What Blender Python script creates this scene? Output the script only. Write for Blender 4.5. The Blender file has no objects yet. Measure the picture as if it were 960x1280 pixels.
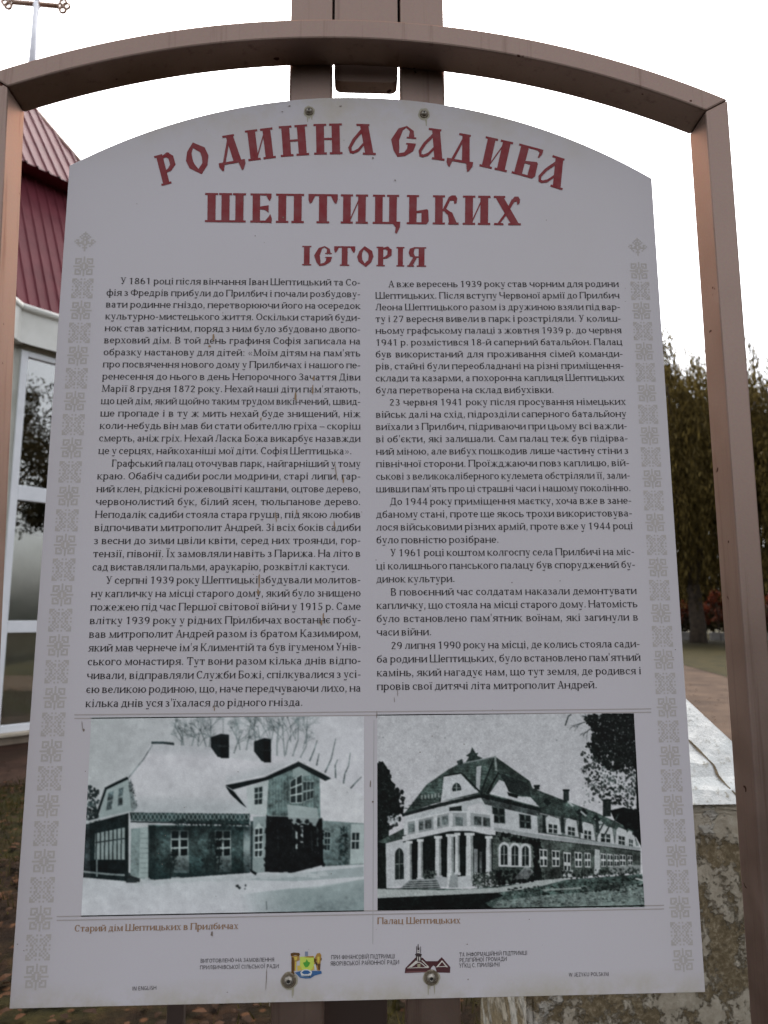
import bpy, bmesh, math, random
import numpy as np
from mathutils import Vector
random.seed(7); RNG = np.random.default_rng(11)
SC = bpy.context.scene
COL = SC.collection
R = math.radians

# ------------------------------------------------------------------ camera, sky, sun, exposure
PANEL_Z = 0.90                                   # height of the board's lower edge over the ground
F_PX, PITCH, YAW, ROLL = 870.0, 0.15056902, 0.03896113, -0.0027005
CAM = np.array([0.48795692 - 0.5, -1.09502878, 0.54414197 + PANEL_Z])

def cam_axes():
    cy, sy, cp, sp = math.cos(YAW), math.sin(YAW), math.cos(PITCH), math.sin(PITCH)
    right = np.array([cy, -sy, 0.0]); fwd0 = np.array([sy, cy, 0.0]); z = np.array([0, 0, 1.0])
    fwd = fwd0 * cp + z * sp; up = z * cp - fwd0 * sp
    cr, sr = math.cos(ROLL), math.sin(ROLL)
    return right * cr + up * sr, up * cr - right * sr, fwd
AX_R, AX_U, AX_F = cam_axes()

cam_d = bpy.data.cameras.new('camera'); cam = bpy.data.objects.new('camera', cam_d); COL.objects.link(cam)
from mathutils import Matrix
M4 = Matrix.Identity(4)
for i in range(3):
    M4[i][0], M4[i][1], M4[i][2], M4[i][3] = AX_R[i], AX_U[i], -AX_F[i], CAM[i]
cam.matrix_world = M4
cam_d.sensor_fit = 'VERTICAL'; cam_d.sensor_height = 36.0; cam_d.sensor_width = 27.0
cam_d.lens = F_PX / 1280 * 36.0
cam_d.clip_start = 0.05; cam_d.clip_end = 3000
cam_d.dof.use_dof = True; cam_d.dof.focus_distance = 1.10; cam_d.dof.aperture_fstop = 6.0
SC.camera = cam

SUN_EL, SUN_AZ = R(60), R(1)                    # azimuth from +Y (behind the board), towards -X when negative
w = bpy.data.worlds.new('World'); SC.world = w; w.use_nodes = True
nt = w.node_tree; nt.nodes.clear()
sky = nt.nodes.new('ShaderNodeTexSky'); sky.sky_type = 'NISHITA'; sky.sun_disc = False
sky.sun_elevation = SUN_EL; sky.sun_rotation = SUN_AZ
sky.air_density = 1.0; sky.dust_density = 6.0; sky.ozone_density = 1.0
hs = nt.nodes.new('ShaderNodeHueSaturation'); hs.inputs['Saturation'].default_value = 0.22
bg = nt.nodes.new('ShaderNodeBackground'); bg.inputs['Strength'].default_value = 0.14
wo = nt.nodes.new('ShaderNodeOutputWorld')
nt.links.new(sky.outputs[0], hs.inputs['Color']); nt.links.new(hs.outputs[0], bg.inputs['Color'])
nt.links.new(bg.outputs[0], wo.inputs['Surface'])

sun_d = bpy.data.lights.new('sun', 'SUN'); sun = bpy.data.objects.new('sun', sun_d); COL.objects.link(sun)
sun_d.energy = 0.5; sun_d.angle = R(45); sun_d.color = (1.0, 0.93, 0.84)
sdir = Vector((math.sin(SUN_AZ) * math.cos(SUN_EL), math.cos(SUN_AZ) * math.cos(SUN_EL), math.sin(SUN_EL)))
sun.rotation_euler = sdir.to_track_quat('Z', 'Y').to_euler()
sun.location = (-6, 10, 20)

vs = SC.view_settings
vs.view_transform = 'Standard'; vs.look = 'None'; vs.gamma = 1.0; vs.use_curve_mapping = False
vs.exposure = 1.74
SC.render.engine = 'CYCLES'
SC.cycles.max_bounces = 6; SC.cycles.transparent_max_bounces = 12
SC.cycles.use_denoising = True

# ------------------------------------------------------------------ helpers
def ray(px, py):
    d = AX_F * F_PX + AX_R * (px - 480) - AX_U * (py - 640)
    return d
def at_y(px, py, Y):                              # the point of the photograph's pixel on the plane y = Y
    d = ray(px, py); t = (Y - CAM[1]) / d[1]
    return CAM + d * t
def at_z(px, py, Z):
    d = ray(px, py); t = (Z - CAM[2]) / d[2]
    return CAM + d * t
def xz(px, py, Y=0.0):
    p = at_y(px, py, Y); return p[0], p[2]

def lin(c):
    c = c / 255.0
    return c / 12.92 if c <= 0.04045 else ((c + 0.055) / 1.055) ** 2.4
def hexc(r, g, b): return (lin(r), lin(g), lin(b))

def link(o, parent=None):
    COL.objects.link(o)
    if parent is not None: o.parent = parent
    return o
def tag(o, label=None, cat=None, group=None, kind=None):
    if label: o['label'] = label
    if cat: o['category'] = cat
    if group: o['group'] = group
    if kind: o['kind'] = kind
    return o
def empty(name, loc=(0, 0, 0)):
    o = bpy.data.objects.new(name, None); o.empty_display_size = 0.1; o.location = loc
    COL.objects.link(o); return o
def mesh_obj(name, verts, faces, mat, parent=None, smooth=False):
    me = bpy.data.meshes.new(name)
    off = Vector(parent_loc(parent)) if parent is not None else Vector((0, 0, 0))
    me.from_pydata([(v[0] - off.x, v[1] - off.y, v[2] - off.z) for v in verts], [], faces)
    me.update()
    if mat is not None: me.materials.append(mat)
    if smooth:
        me.polygons.foreach_set('use_smooth', [True] * len(me.polygons))
    o = bpy.data.objects.new(name, me)
    return link(o, parent)
def parent_loc(p):
    v = Vector((0, 0, 0))
    while p is not None:
        v += p.location; p = p.parent
    return v

class MB:
    """collects pieces of one mesh"""
    def __init__(s): s.v = []; s.f = []
    def add(s, vs, fs):
        o = len(s.v); s.v += [tuple(map(float, p)) for p in vs]; s.f += [[i + o for i in f] for f in fs]
    def box(s, x0, x1, y0, y1, z0, z1):
        s.add([(x0, y0, z0), (x1, y0, z0), (x1, y1, z0), (x0, y1, z0), (x0, y0, z1), (x1, y0, z1), (x1, y1, z1), (x0, y1, z1)],
              [[0, 3, 2, 1], [4, 5, 6, 7], [0, 1, 5, 4], [1, 2, 6, 5], [2, 3, 7, 6], [3, 0, 4, 7]])
    def prism(s, poly, y0, y1):                   # outline in x,z, pushed along y
        n = len(poly)
        s.add([(p[0], y0, p[1]) for p in poly] + [(p[0], y1, p[1]) for p in poly],
              [list(range(n)), list(range(2 * n - 1, n - 1, -1))] + [[i, i + n, (i + 1) % n + n, (i + 1) % n] for i in range(n)])
    def tube(s, pts, rads, n=8, cap=True):
        pts = [np.array(p, float) for p in pts]; rings = []
        for i, p in enumerate(pts):
            d = pts[min(i + 1, len(pts) - 1)] - pts[max(i - 1, 0)]; d = d / (np.linalg.norm(d) + 1e-9)
            a = np.array([1, 0, 0]) if abs(d[0]) < 0.8 else np.array([0, 1, 0])
            u = np.cross(d, a); u /= np.linalg.norm(u); v = np.cross(d, u)
            rings.append([p + rads[i] * (math.cos(2 * math.pi * k / n) * u + math.sin(2 * math.pi * k / n) * v) for k in range(n)])
        vs = [q for r in rings for q in r]; fs = []
        for i in range(len(pts) - 1):
            for k in range(n):
                fs.append([i * n + k, i * n + (k + 1) % n, (i + 1) * n + (k + 1) % n, (i + 1) * n + k])
        if cap: fs += [list(range(n))[::-1], [len(vs) - n + k for k in range(n)]]
        s.add(vs, fs)
    def lathe(s, prof, c, axis='z', n=24):        # prof: (radius, height) pairs
        vs = []; fs = []
        for r, h in prof:
            for k in range(n):
                a = 2 * math.pi * k / n; x, y = r * math.cos(a), r * math.sin(a)
                vs.append((c[0] + x, c[1] + y, c[2] + h) if axis == 'z' else (c[0] + x, c[1] - h, c[2] + y))
        for i in range(len(prof) - 1):
            for k in range(n):
                fs.append([i * n + k, i * n + (k + 1) % n, (i + 1) * n + (k + 1) % n, (i + 1) * n + k])
        fs.append([len(vs) - n + k for k in range(n)]); fs.append(list(range(n))[::-1])
        s.add(vs, fs)
    def build(s, name, mat, parent=None, smooth=False, bevel=0.0, seg=2):
        o = mesh_obj(name, s.v, s.f, mat, parent, smooth)
        bm = bmesh.new(); bm.from_mesh(o.data)
        if bevel > 0:
            bmesh.ops.remove_doubles(bm, verts=bm.verts, dist=1e-6)
            bmesh.ops.recalc_face_normals(bm, faces=bm.faces)
            ed = [e for e in bm.edges if len(e.link_faces) == 2 and e.calc_face_angle(0) > 0.6]
            bmesh.ops.bevel(bm, geom=ed, offset=bevel, segments=seg, profile=0.5, affect='EDGES', clamp_overlap=True)
        bmesh.ops.recalc_face_normals(bm, faces=bm.faces)
        bm.to_mesh(o.data); bm.free(); o.data.update()
        return o

# ------------------------------------------------------------------ materials
def new_mat(name):
    m = bpy.data.materials.new(name); m.use_nodes = True
    return m, m.node_tree, m.node_tree.nodes['Principled BSDF']
def node(nt, kind, **kw):
    n = nt.nodes.new(kind)
    for k, v in kw.items():
        if k in n.inputs: n.inputs[k].default_value = v
        else: setattr(n, k, v)
    return n
def ramp(nt, src, stops):
    r = nt.nodes.new('ShaderNodeValToRGB'); el = r.color_ramp.elements
    while len(el) < len(stops): el.new(0.5)
    for e, (p, c) in zip(el, stops):
        e.position = p; e.color = (c[0], c[1], c[2], 1) if hasattr(c, '__len__') else (c, c, c, 1)
    nt.links.new(src, r.inputs['Fac']); return r
def mixc(nt, fac, a, b, blend='MIX'):
    m = nt.nodes.new('ShaderNodeMix'); m.data_type = 'RGBA'; m.blend_type = blend
    for s, v in ((m.inputs[0], fac), (m.inputs[6], a), (m.inputs[7], b)):
        if hasattr(v, 'is_linked'): nt.links.new(v, s)
        elif hasattr(v, '__len__'): s.default_value = (v[0], v[1], v[2], 1)
        else: s.default_value = v
    return m.outputs[2]
def noisy(name, c1, c2, scale=5, rough=0.6, bump=0.0, detail=6, lo=0.35, hi=0.65, metallic=0.0, bscale=None, c3=None, scale3=1.0):
    m, t, p = new_mat(name)
    tc = node(t, 'ShaderNodeTexCoord')
    n = node(t, 'ShaderNodeTexNoise', Scale=scale, Detail=detail, Roughness=0.62)
    t.links.new(tc.outputs['Object'], n.inputs['Vector'])
    r = ramp(t, n.outputs['Fac'], [(lo, c1), (hi, c2)]); out = r.outputs[0]
    if c3 is not None:
        n3 = node(t, 'ShaderNodeTexNoise', Scale=scale3, Detail=5.0, Roughness=0.6)
        t.links.new(tc.outputs['Object'], n3.inputs['Vector'])
        r3 = ramp(t, n3.outputs['Fac'], [(0.5, 0), (0.62, 1)])
        out = mixc(t, r3.outputs[0], out, c3)
    t.links.new(out, p.inputs['Base Color'])
    p.inputs['Roughness'].default_value = rough; p.inputs['Metallic'].default_value = metallic
    if bump > 0:
        nb = node(t, 'ShaderNodeTexNoise', Scale=bscale or scale * 4, Detail=8.0, Roughness=0.65)
        t.links.new(tc.outputs['Object'], nb.inputs['Vector'])
        b = node(t, 'ShaderNodeBump', Strength=bump, Distance=0.01)
        t.links.new(nb.outputs['Fac'], b.inputs['Height']); t.links.new(b.outputs[0], p.inputs['Normal'])
    return m
def plain(name, c, rough=0.6, metallic=0.0):
    return noisy(name, tuple(x * 0.9 for x in c), tuple(min(1, x * 1.08) for x in c), scale=14, rough=rough, metallic=metallic)

PANEL_ALB = 0.56
PT = (lin(150), lin(146), lin(151))
def ink(r, g, b):
    return tuple(min(0.85, PANEL_ALB * lin(c) / t) for c, t in zip((r, g, b), PT))
# ------------------------------------------------------------------ a small serif alphabet, drawn stroke by stroke (1000 units = 1 em)
class Pen:
    def __init__(s, stem=84, thin=44, serif=True): s.st, s.th, s.serif = stem, thin, serif
    # each primitive returns a list of convex quads (2-D)
    def R(s, x0, y0, x1, y1): return [[(x0, y0), (x1, y0), (x1, y1), (x0, y1)]]
    def V(s, x, y0, y1, b=3, t=3):                # upright stem with slab serifs, bits 1 left, 2 right
        h = s.st / 2; q = s.R(x - h, y0, x + h, y1)
        if s.serif:
            e, k = 27, 42
            for bits, ya, yb in ((b, y0, y0 + k), (t, y1 - k, y1)):
                if bits & 1: q += s.R(x - h - e, ya, x - h, yb)
                if bits & 2: q += s.R(x + h, ya, x + h + e, yb)
        return q
    def H(s, x0, x1, y, w=None):                  # thin bar centred on y
        w = w or s.th; return s.R(x0, y - w / 2, x1, y + w / 2)
    def D(s, x0, y0, x1, y1, w=None):
        w = w or s.st; h = w / 2
        return [[(x0 - h, y0), (x0 + h, y0), (x1 + h, y1), (x1 - h, y1)]]
    def S(s, x, y, l=46, r=46):                   # slab serif lying above y
        return s.R(x - s.st / 2 - l, y, x + s.st / 2 + r, y + 40) if s.serif else []
    def A(s, cx, cy, rx, ry, a0, a1, n=None):     # arc with contrast; radii are to the middle of the stroke
        ox, oy, ix, iy = rx + s.st / 2, ry + s.th / 2, max(4, rx - s.st / 2), max(4, ry - s.th / 2)
        n = n or max(4, int(abs(a1 - a0) / 24)); q = []
        for i in range(n):
            a, b = R(a0 + (a1 - a0) * i / n), R(a0 + (a1 - a0) * (i + 1) / n)
            q.append([(cx + ox * math.cos(a), cy + oy * math.sin(a)), (cx + ox * math.cos(b), cy + oy * math.sin(b)),
                      (cx + ix * math.cos(b), cy + iy * math.sin(b)), (cx + ix * math.cos(a), cy + iy * math.sin(a))])
        return q
    def dot(s, x, y, r=52): return [[(x + r * math.cos(R(a + 22.5)), y + r * math.sin(R(a + 22.5))) for a in range(0, 360, 45)]]

def make_font(pen):
    V, H, D, S, A, Rr, dot = pen.V, pen.H, pen.D, pen.S, pen.A, pen.R, pen.dot
    st, th = pen.st, pen.th; h = st / 2; tt = th / 2
    X, C = 468, 668; xm = X - tt; cm = C - tt
    G = {}
    def two(w, Y): return V(95, 0, Y) + V(w - 95, 0, Y)
    def diag(w, Y): return [[(95 + h, 30), (95 + h, 120), (w - 95 - h, Y - 30), (w - 95 - h, Y - 120)]]
    # lower case
    G['а'] = (478, [V(340, 0, 330, 2, 0), A(222, 340, 118, X - 340 - tt, 0, 165), A(200, 140, 118, 140 - tt, 60, 300), H(200, 340, 262), H(215, 330, tt + 12)])
    G['б'] = (528, [A(262, 215, 175, 215 - tt, 0, 360), A(330, 330, 240, 260, 115, 190), Rr(225, 545, 420, 600), Rr(380, 560, 440, 690)])
    G['в'] = (515, [V(105, 0, X, 1, 1), A(250, 352, 120, X - 352 - tt, -80, 80), A(262, 128, 150, 128 - tt, -85, 85), H(105, 275, xm), H(105, 280, 245), H(105, 275, tt)])
    G['г'] = (420, [V(105, 0, X, 3, 1), H(105, 385, xm), Rr(345, X - 150, 388, X)])
    G['д'] = (548, [V(385, 20, X, 0, 2), [(105, 30), (160, 30), (225, X), (170, X)] and [[(100, 30), (150, 30), (222, X), (178, X)]], H(150, 400, xm), H(25, 520, tt), Rr(25, -120, 68, 30), Rr(478, -120, 520, 30)])
    G['е'] = (478, [A(240, X / 2, 165, X / 2 - tt, 0, 318), H(75, 405, X / 2 + 8)])
    G['є'] = (458, [A(248, X / 2, 170, X / 2 - tt, 42, 318), H(80, 340, X / 2)])
    G['ж'] = (745, [V(372, 0, X), D(115, X, 320, 240, 50), D(320, 240, 100, 0, 76), D(630, X, 425, 240, 50), D(425, 240, 645, 0, 76), H(300, 440, 240), S(95, 0, 40, 30), S(650, 0, 30, 40), Rr(60, X - 40, 175, X), Rr(570, X - 40, 690, X)])
    G['з'] = (440, [A(190, 350, 125, X - 350 - tt, -80, 155), A(195, 130, 150, 130 - tt, -150, 82), H(150, 250, 248)])
    G['и'] = (580, [two(580, X), diag(580, X)])
    G['й'] = (580, [two(580, X), diag(580, X), A(290, 640, 110, 70, 190, 350)])
    G['і'] = (282, [V(141, 0, X), dot(141, 605)])
    G['ї'] = (282, [V(141, 0, X), dot(62, 605, 46), dot(222, 605, 46)])
    G['к'] = (530, [V(105, 0, X), D(235, 235, 400, X - 20, 56), Rr(370, X - 44, 490, X), D(210, 250, 430, 0, 88), H(105, 240, 240), S(445, 0, 60, 30)])
    G['л'] = (548, [V(430, 0, X, 3, 2), [[(115, 60), (165, 40), (235, X), (185, X)]], H(190, 430, xm), dot(90, 55, 58)])
    G['м'] = (690, [V(590, 0, X, 3, 2), [[(95, 0), (140, 0), (160, X), (105, X)]], D(130, X, 345, 0, 84), D(560, X, 345, 0, 50), S(118, 0, 55, 50), Rr(55, X - 40, 150, X)])
    G['н'] = (585, [two(585, X), H(95, 490, X / 2 + 5)])
    G['о'] = (522, [A(261, X / 2, 178, X / 2 - tt, 0, 360)])
    G['п'] = (585, [V(95, 0, X, 3, 1), V(490, 0, X, 3, 2), H(95, 490, xm)])
    G['р'] = (545, [V(105, -210, X, 3, 1), A(270, X / 2, 185, X / 2 - tt, -140, 140), H(105, 200, X - 90, 40)])
    G['с'] = (452, [A(245, X / 2, 170, X / 2 - tt, 45, 315), Rr(352, X - 150, 395, X - 20)])
    G['т'] = (500, [V(250, 0, X, 3, 0), H(35, 465, xm), Rr(35, X - 140, 76, X), Rr(424, X - 140, 465, X)])
    G['у'] = (500, [D(105, X, 275, 40, 86), [[(255, 0), (300, 0), (430, X), (385, X)]], A(170, -80, 105, 110, 250, 340), Rr(30, X - 40, 200, X), Rr(330, X - 40, 475, X), dot(105, -165, 50)])
    G['ф'] = (690, [V(345, -210, 690, 3, 1), A(205, X / 2, 130, X / 2 - tt, 40, 320), A(485, X / 2, 130, X / 2 - tt, -140, 140)])
    G['х'] = (500, [D(115, X, 385, 0, 92), D(395, X, 105, 0, 46), S(95, 0, 40, 36), S(405, 0, 36, 40), Rr(35, X - 40, 195, X), Rr(320, X - 40, 470, X)])
    G['ц'] = (585, [V(95, 0, X, 1, 3), V(470, 0, X, 0, 3), H(95, 565, tt), Rr(520, -120, 565, 30)])
    G['ч'] = (560, [V(465, 0, X), V(95, 290, X, 0, 3), A(255, 290, 160, 100, 180, 275), H(255, 465, 200)])
    G['ш'] = (850, [V(95, 0, X, 1, 3), V(425, 0, X, 0, 3), V(755, 0, X, 2, 3), H(95, 755, tt)])
    G['щ'] = (860, [V(95, 0, X, 1, 3), V(415, 0, X, 0, 3), V(735, 0, X, 0, 3), H(95, 840, tt), Rr(795, -120, 840, 30)])
    G['ь'] = (500, [V(105, 0, X, 1, 3), A(270, 135, 150, 135 - tt, -85, 85), H(105, 280, 250), H(105, 280, tt)])
    G['ю'] = (760, [V(95, 0, X), H(95, 320, X / 2 + 5), A(500, X / 2, 178, X / 2 - tt, 0, 360)])
    G['я'] = (530, [V(430, 0, X, 3, 2), A(250, 340, 140, X - 340 - tt, 85, 275), H(240, 430, xm), H(240, 430, 225), D(260, 215, 105, 0, 78), S(95, 0, 40, 20)])
    # capitals
    G['А'] = (600, [[[(60, 0), (108, 0), (310, C), (270, C)]], D(310, C, 500, 0, 96), H(140, 450, 225), S(95, 0, 60, 50), S(505, 0, 50, 60)])
    G['Б'] = (560, [V(125, 0, C, 1, 1), A(300, 190, 170, 190 - tt, -85, 85), H(125, 310, 365), H(125, 310, tt), H(125, 470, cm), Rr(435, C - 150, 475, C)])
    G['В'] = (575, [V(125, 0, C, 1, 1), A(290, 510, 150, C - 510 - tt, -80, 80), A(300, 180, 185, 180 - tt, -85, 85), H(125, 310, cm), H(125, 320, 352), H(125, 310, tt)])
    G['Г'] = (500, [V(125, 0, C, 3, 1), H(125, 450, cm), Rr(412, C - 170, 455, C)])
    G['Д'] = (670, [V(495, 20, C, 0, 2), [[(130, 30), (178, 30), (270, C), (222, C)]], H(180, 500, cm), H(30, 640, tt), Rr(30, -140, 74, 30), Rr(596, -140, 640, 30)])
    G['З'] = (500, [A(220, 500, 150, C - 500 - tt, -80, 155), A(220, 180, 180, 180 - tt, -155, 82), H(170, 290, 350)])
    G['І'] = (320, [V(160, 0, C)])
    G['Ї'] = (320, [V(160, 0, C), dot(75, 780), dot(245, 780)])
    G['И'] = (700, [two(700, C), diag(700, C)])
    G['Й'] = (700, [two(700, C), diag(700, C), A(350, 800, 120, 70, 190, 350)])
    G['Є'] = (570, [A(310, C / 2, 230, C / 2 - tt, 42, 318), H(90, 440, C / 2)])
    G['К'] = (640, [V(125, 0, C), D(270, 340, 500, C - 20, 60), Rr(430, C - 42, 590, C), D(250, 360, 525, 0, 100), H(125, 280, 345), S(540, 0, 60, 40)])
    G['Л'] = (640, [V(510, 0, C, 3, 2), [[(125, 70), (175, 40), (270, C), (220, C)]], H(220, 510, cm), dot(95, 60, 62)])
    G['М'] = (820, [V(700, 0, C, 3, 2), [[(110, 0), (155, 0), (165, C), (120, C)]], D(150, C, 410, 0, 92), D(670, C, 410, 0, 54), S(132, 0, 60, 55), Rr(60, C - 40, 170, C)])
    G['Н'] = (700, [two(700, C), H(95, 605, C / 2 + 10)])
    G['О'] = (680, [A(340, C / 2, 250, C / 2 - tt, 0, 360)])
    G['П'] = (700, [V(95, 0, C, 3, 1), V(605, 0, C, 3, 2), H(95, 605, cm)])
    G['Р'] = (560, [V(125, 0, C, 3, 1), A(290, 475, 180, C - 475 - tt, -85, 85), H(125, 300, cm), H(125, 300, 282)])
    G['С'] = (590, [A(320, C / 2, 235, C / 2 - tt, 45, 315), Rr(470, C - 200, 512, C - 20)])
    G['Т'] = (600, [V(300, 0, C, 3, 0), H(35, 565, cm), Rr(35, C - 170, 78, C), Rr(522, C - 170, 565, C)])
    G['У'] = (590, [D(115, C, 330, 190, 96), [[(215, 0), (262, 0), (485, C), (440, C)]], Rr(30, C - 40, 220, C), Rr(390, C - 40, 560, C), dot(190, 50, 58)])
    G['Ф'] = (760, [V(380, 0, C), A(230, C / 2, 150, 190, 40, 320), A(530, C / 2, 150, 190, -140, 140)])
    G['Х'] = (620, [D(130, C, 490, 0, 100), D(490, C, 125, 0, 50), S(115, 0, 50, 40), S(500, 0, 40, 50), Rr(40, C - 40, 225, C), Rr(400, C - 40, 580, C)])
    G['Ц'] = (700, [V(95, 0, C, 1, 3), V(580, 0, C, 0, 3), H(95, 680, tt), Rr(636, -140, 680, 30)])
    G['Ч'] = (650, [V(540, 0, C), V(110, 400, C, 0, 3), A(290, 400, 180, 120, 180, 275), H(290, 540, 285)])
    G['Ш'] = (980, [V(95, 0, C, 1, 3), V(490, 0, C, 0, 3), V(885, 0, C, 2, 3), H(95, 885, tt)])
    G['Ь'] = (560, [V(125, 0, C, 1, 3), A(300, 190, 170, 190 - tt, -85, 85), H(125, 310, 365), H(125, 310, tt)])
    G['Ю'] = (920, [V(95, 0, C), H(95, 380, C / 2), A(610, C / 2, 230, C / 2 - tt, 0, 360)])
    G['Я'] = (600, [V(480, 0, C, 3, 2), A(300, 480, 170, C - 480 - tt, 85, 275), H(300, 480, cm), H(300, 480, 315), D(310, 300, 110, 0, 90), S(100, 0, 50, 30)])
    # figures
    G['0'] = (540, [A(270, C / 2 - 20, 185, C / 2 - tt - 20, 0, 360)])
    G['1'] = (540, [V(285, 0, 630), [[(120, 500), (245, 570), (245, 630), (120, 560)]]])
    G['2'] = (540, [A(255, 460, 150, 630 - 460 - tt, -20, 160), D(370, 420, 115, 30, 92), H(90, 455, 26, 56)])
    G['3'] = (540, [A(245, 475, 145, 630 - 475 - tt, -85, 150), A(245, 165, 170, 165 - tt, -150, 85), H(200, 300, 325)])
    G['4'] = (540, [V(370, 0, 630, 3, 0), [[(50, 165), (100, 165), (370, 590), (340, 630)]], H(50, 500, 185)])
    G['5'] = (540, [A(235, 195, 175, 195 - tt, -150, 120), Rr(130, 340, 180, 630), H(130, 440, 605, 56)])
    G['6'] = (540, [A(275, 200, 170, 200 - tt, 0, 360), A(330, 300, 225, 310, 95, 185)])
    G['7'] = (540, [H(70, 470, 600, 60), D(440, 590, 205, 0, 84), Rr(70, 500, 110, 600)])
    G['8'] = (540, [A(270, 475, 140, 630 - 475 - tt, 0, 360), A(270, 170, 172, 170 - tt, 0, 360)])
    G['9'] = (540, [A(265, 430, 170, 200 - tt, 0, 360), A(210, 330, 225, 310, -85, 5)])
    G['.'] = (240, [dot(120, 52)]); G[','] = (240, [dot(120, 52), [[(105, 0), (172, 40), (120, -130), (75, -130)]]])
    G[':'] = (260, [dot(130, 52), dot(130, 400)]); G["'"] = (210, [[[(75, 700), (145, 700), (125, 470), (90, 470)]]])
    G['-'] = (340, [H(45, 295, 240, 62)]); G['–'] = (520, [H(20, 500, 240, 56)])
    def chev(x, d): return [[(x, 230), (x + 46 * 1, 230), (x + d * 120 + 46, 400), (x + d * 120, 400)], [(x, 230), (x + 46, 230), (x + d * 120 + 46, 60), (x + d * 120, 60)]]
    G['«'] = (500, [chev(70, 1), chev(250, 1)]); G['»'] = (500, [chev(200, -1), chev(385, -1)])
    # Latin capitals for the two foreign-language lines
    for a, b in zip('IKMOPH', 'ІКМОРН'): G[a] = G[b]
    G['N'] = (700, [V(110, 0, C), V(590, 0, C), D(125, C, 575, 0, 100)])
    G['E'] = (560, [V(125, 0, C, 1, 1), H(125, 480, cm), H(125, 430, C / 2), H(125, 490, tt)])
    G['Е'] = G['E']
    G['Ę'] = (560, G['E'][1] + [Rr(400, -140, 450, 20)])
    G['G'] = (640, [A(320, C / 2, 235, C / 2 - tt, 45, 330), V(545, 0, 300, 0, 1), H(360, 545, 290)])
    G['L'] = (520, [V(125, 0, C), H(125, 480, tt)])
    G['S'] = (520, [A(260, 500, 160, C - 500 - tt, 30, 270), A(260, 170, 165, 170 - tt, -150, 90)])
    G['W'] = (900, [D(90, C, 260, 0), D(260, 0, 450, C, 60), D(450, C, 640, 0), D(640, 0, 820, C, 60)])
    G['J'] = (420, [V(280, 150, C), A(165, 150, 115, 150 - tt, 180, 360)])
    G['Z'] = (560, [H(70, 500, cm), H(60, 510, tt), D(450, C - 30, 110, 30)])
    G['Y'] = (600, [V(300, 0, 320, 3, 0), D(110, C, 300, 300), D(490, C, 300, 300, 60)])
    G['U'] = (660, [V(120, 200, C), V(540, 200, C), A(330, 200, 210, 200 - tt, 180, 360)])
    return G

FONT = make_font(Pen(102, 54)); BOLD = make_font(Pen(122, 60)); SANS = make_font(Pen(92, 80, False))
SPACE = 230

class Print:
    track = 8
    """flat ink shapes lying on the board; every stroke sits a hair above the one before, so no two share a plane"""
    def __init__(s, base=0.00045): s.v = []; s.f = []; s.base = base
    def poly(s, uv, lift=0.0):
        o = len(s.v); y = -(s.base + lift)
        s.v += [(p[0], y, p[1]) for p in uv]; s.f.append(list(range(o, o + len(uv))))
    def px(s, pts, lift=0.0): s.poly([xz(*p) for p in pts], lift)
    def build(s, name, mat, parent):
        o = mesh_obj(name, s.v, s.f, mat, parent)
        bm = bmesh.new(); bm.from_mesh(o.data)
        for f in bm.faces:
            if f.normal.y > 0: f.normal_flip()
        bm.to_mesh(o.data); bm.free(); return o
    def glyph(s, prims, fn):
        for k, quads in enumerate(prims):
            for j, q in enumerate(quads):
                s.poly([fn(*p) for p in q], 0.00006 * (k % 8) + 0.00002 * (j % 3))
    def text(s, font, string, p0, p1, size, fit='justify', slack=SPACE, space=0.15):
        """p0, p1: the line's ends on the board (x,z); size: metres per em; returns used width in em units"""
        words = string.split(' ')
        tr = s.track; ww = [sum(font[c][0] + tr for c in wd) - tr for wd in words]
        L = math.hypot(p1[0] - p0[0], p1[1] - p0[1]) / size * 1000
        n = len(words) - 1; sx = 1.0; sp = slack
        if fit == 'justify':
            sp = (L - sum(ww)) / n if n else slack
            if sp < 190 or n == 0:
                sp = 190; sx = L / (sum(ww) + n * sp)
            elif sp > 420:
                sx = min(1.08, L / (sum(ww) + n * 420)); sp = (L / sx - sum(ww)) / n
        if fit == 'squeeze': sp = 300; sx = L / (sum(ww) + n * sp)
        ex = np.array([p1[0] - p0[0], p1[1] - p0[1]]); ex = ex / np.linalg.norm(ex); ez = np.array([-ex[1], ex[0]])
        k = size / 1000; x = 0.0
        for wd in words:
            for c in wd:
                adv, prims = font[c]
                s.glyph(prims, lambda a, b, x=x: np.array(p0) + ex * (a + x) * k * sx + ez * b * k)
                x += adv + tr
            x += sp - tr
        return x

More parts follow.
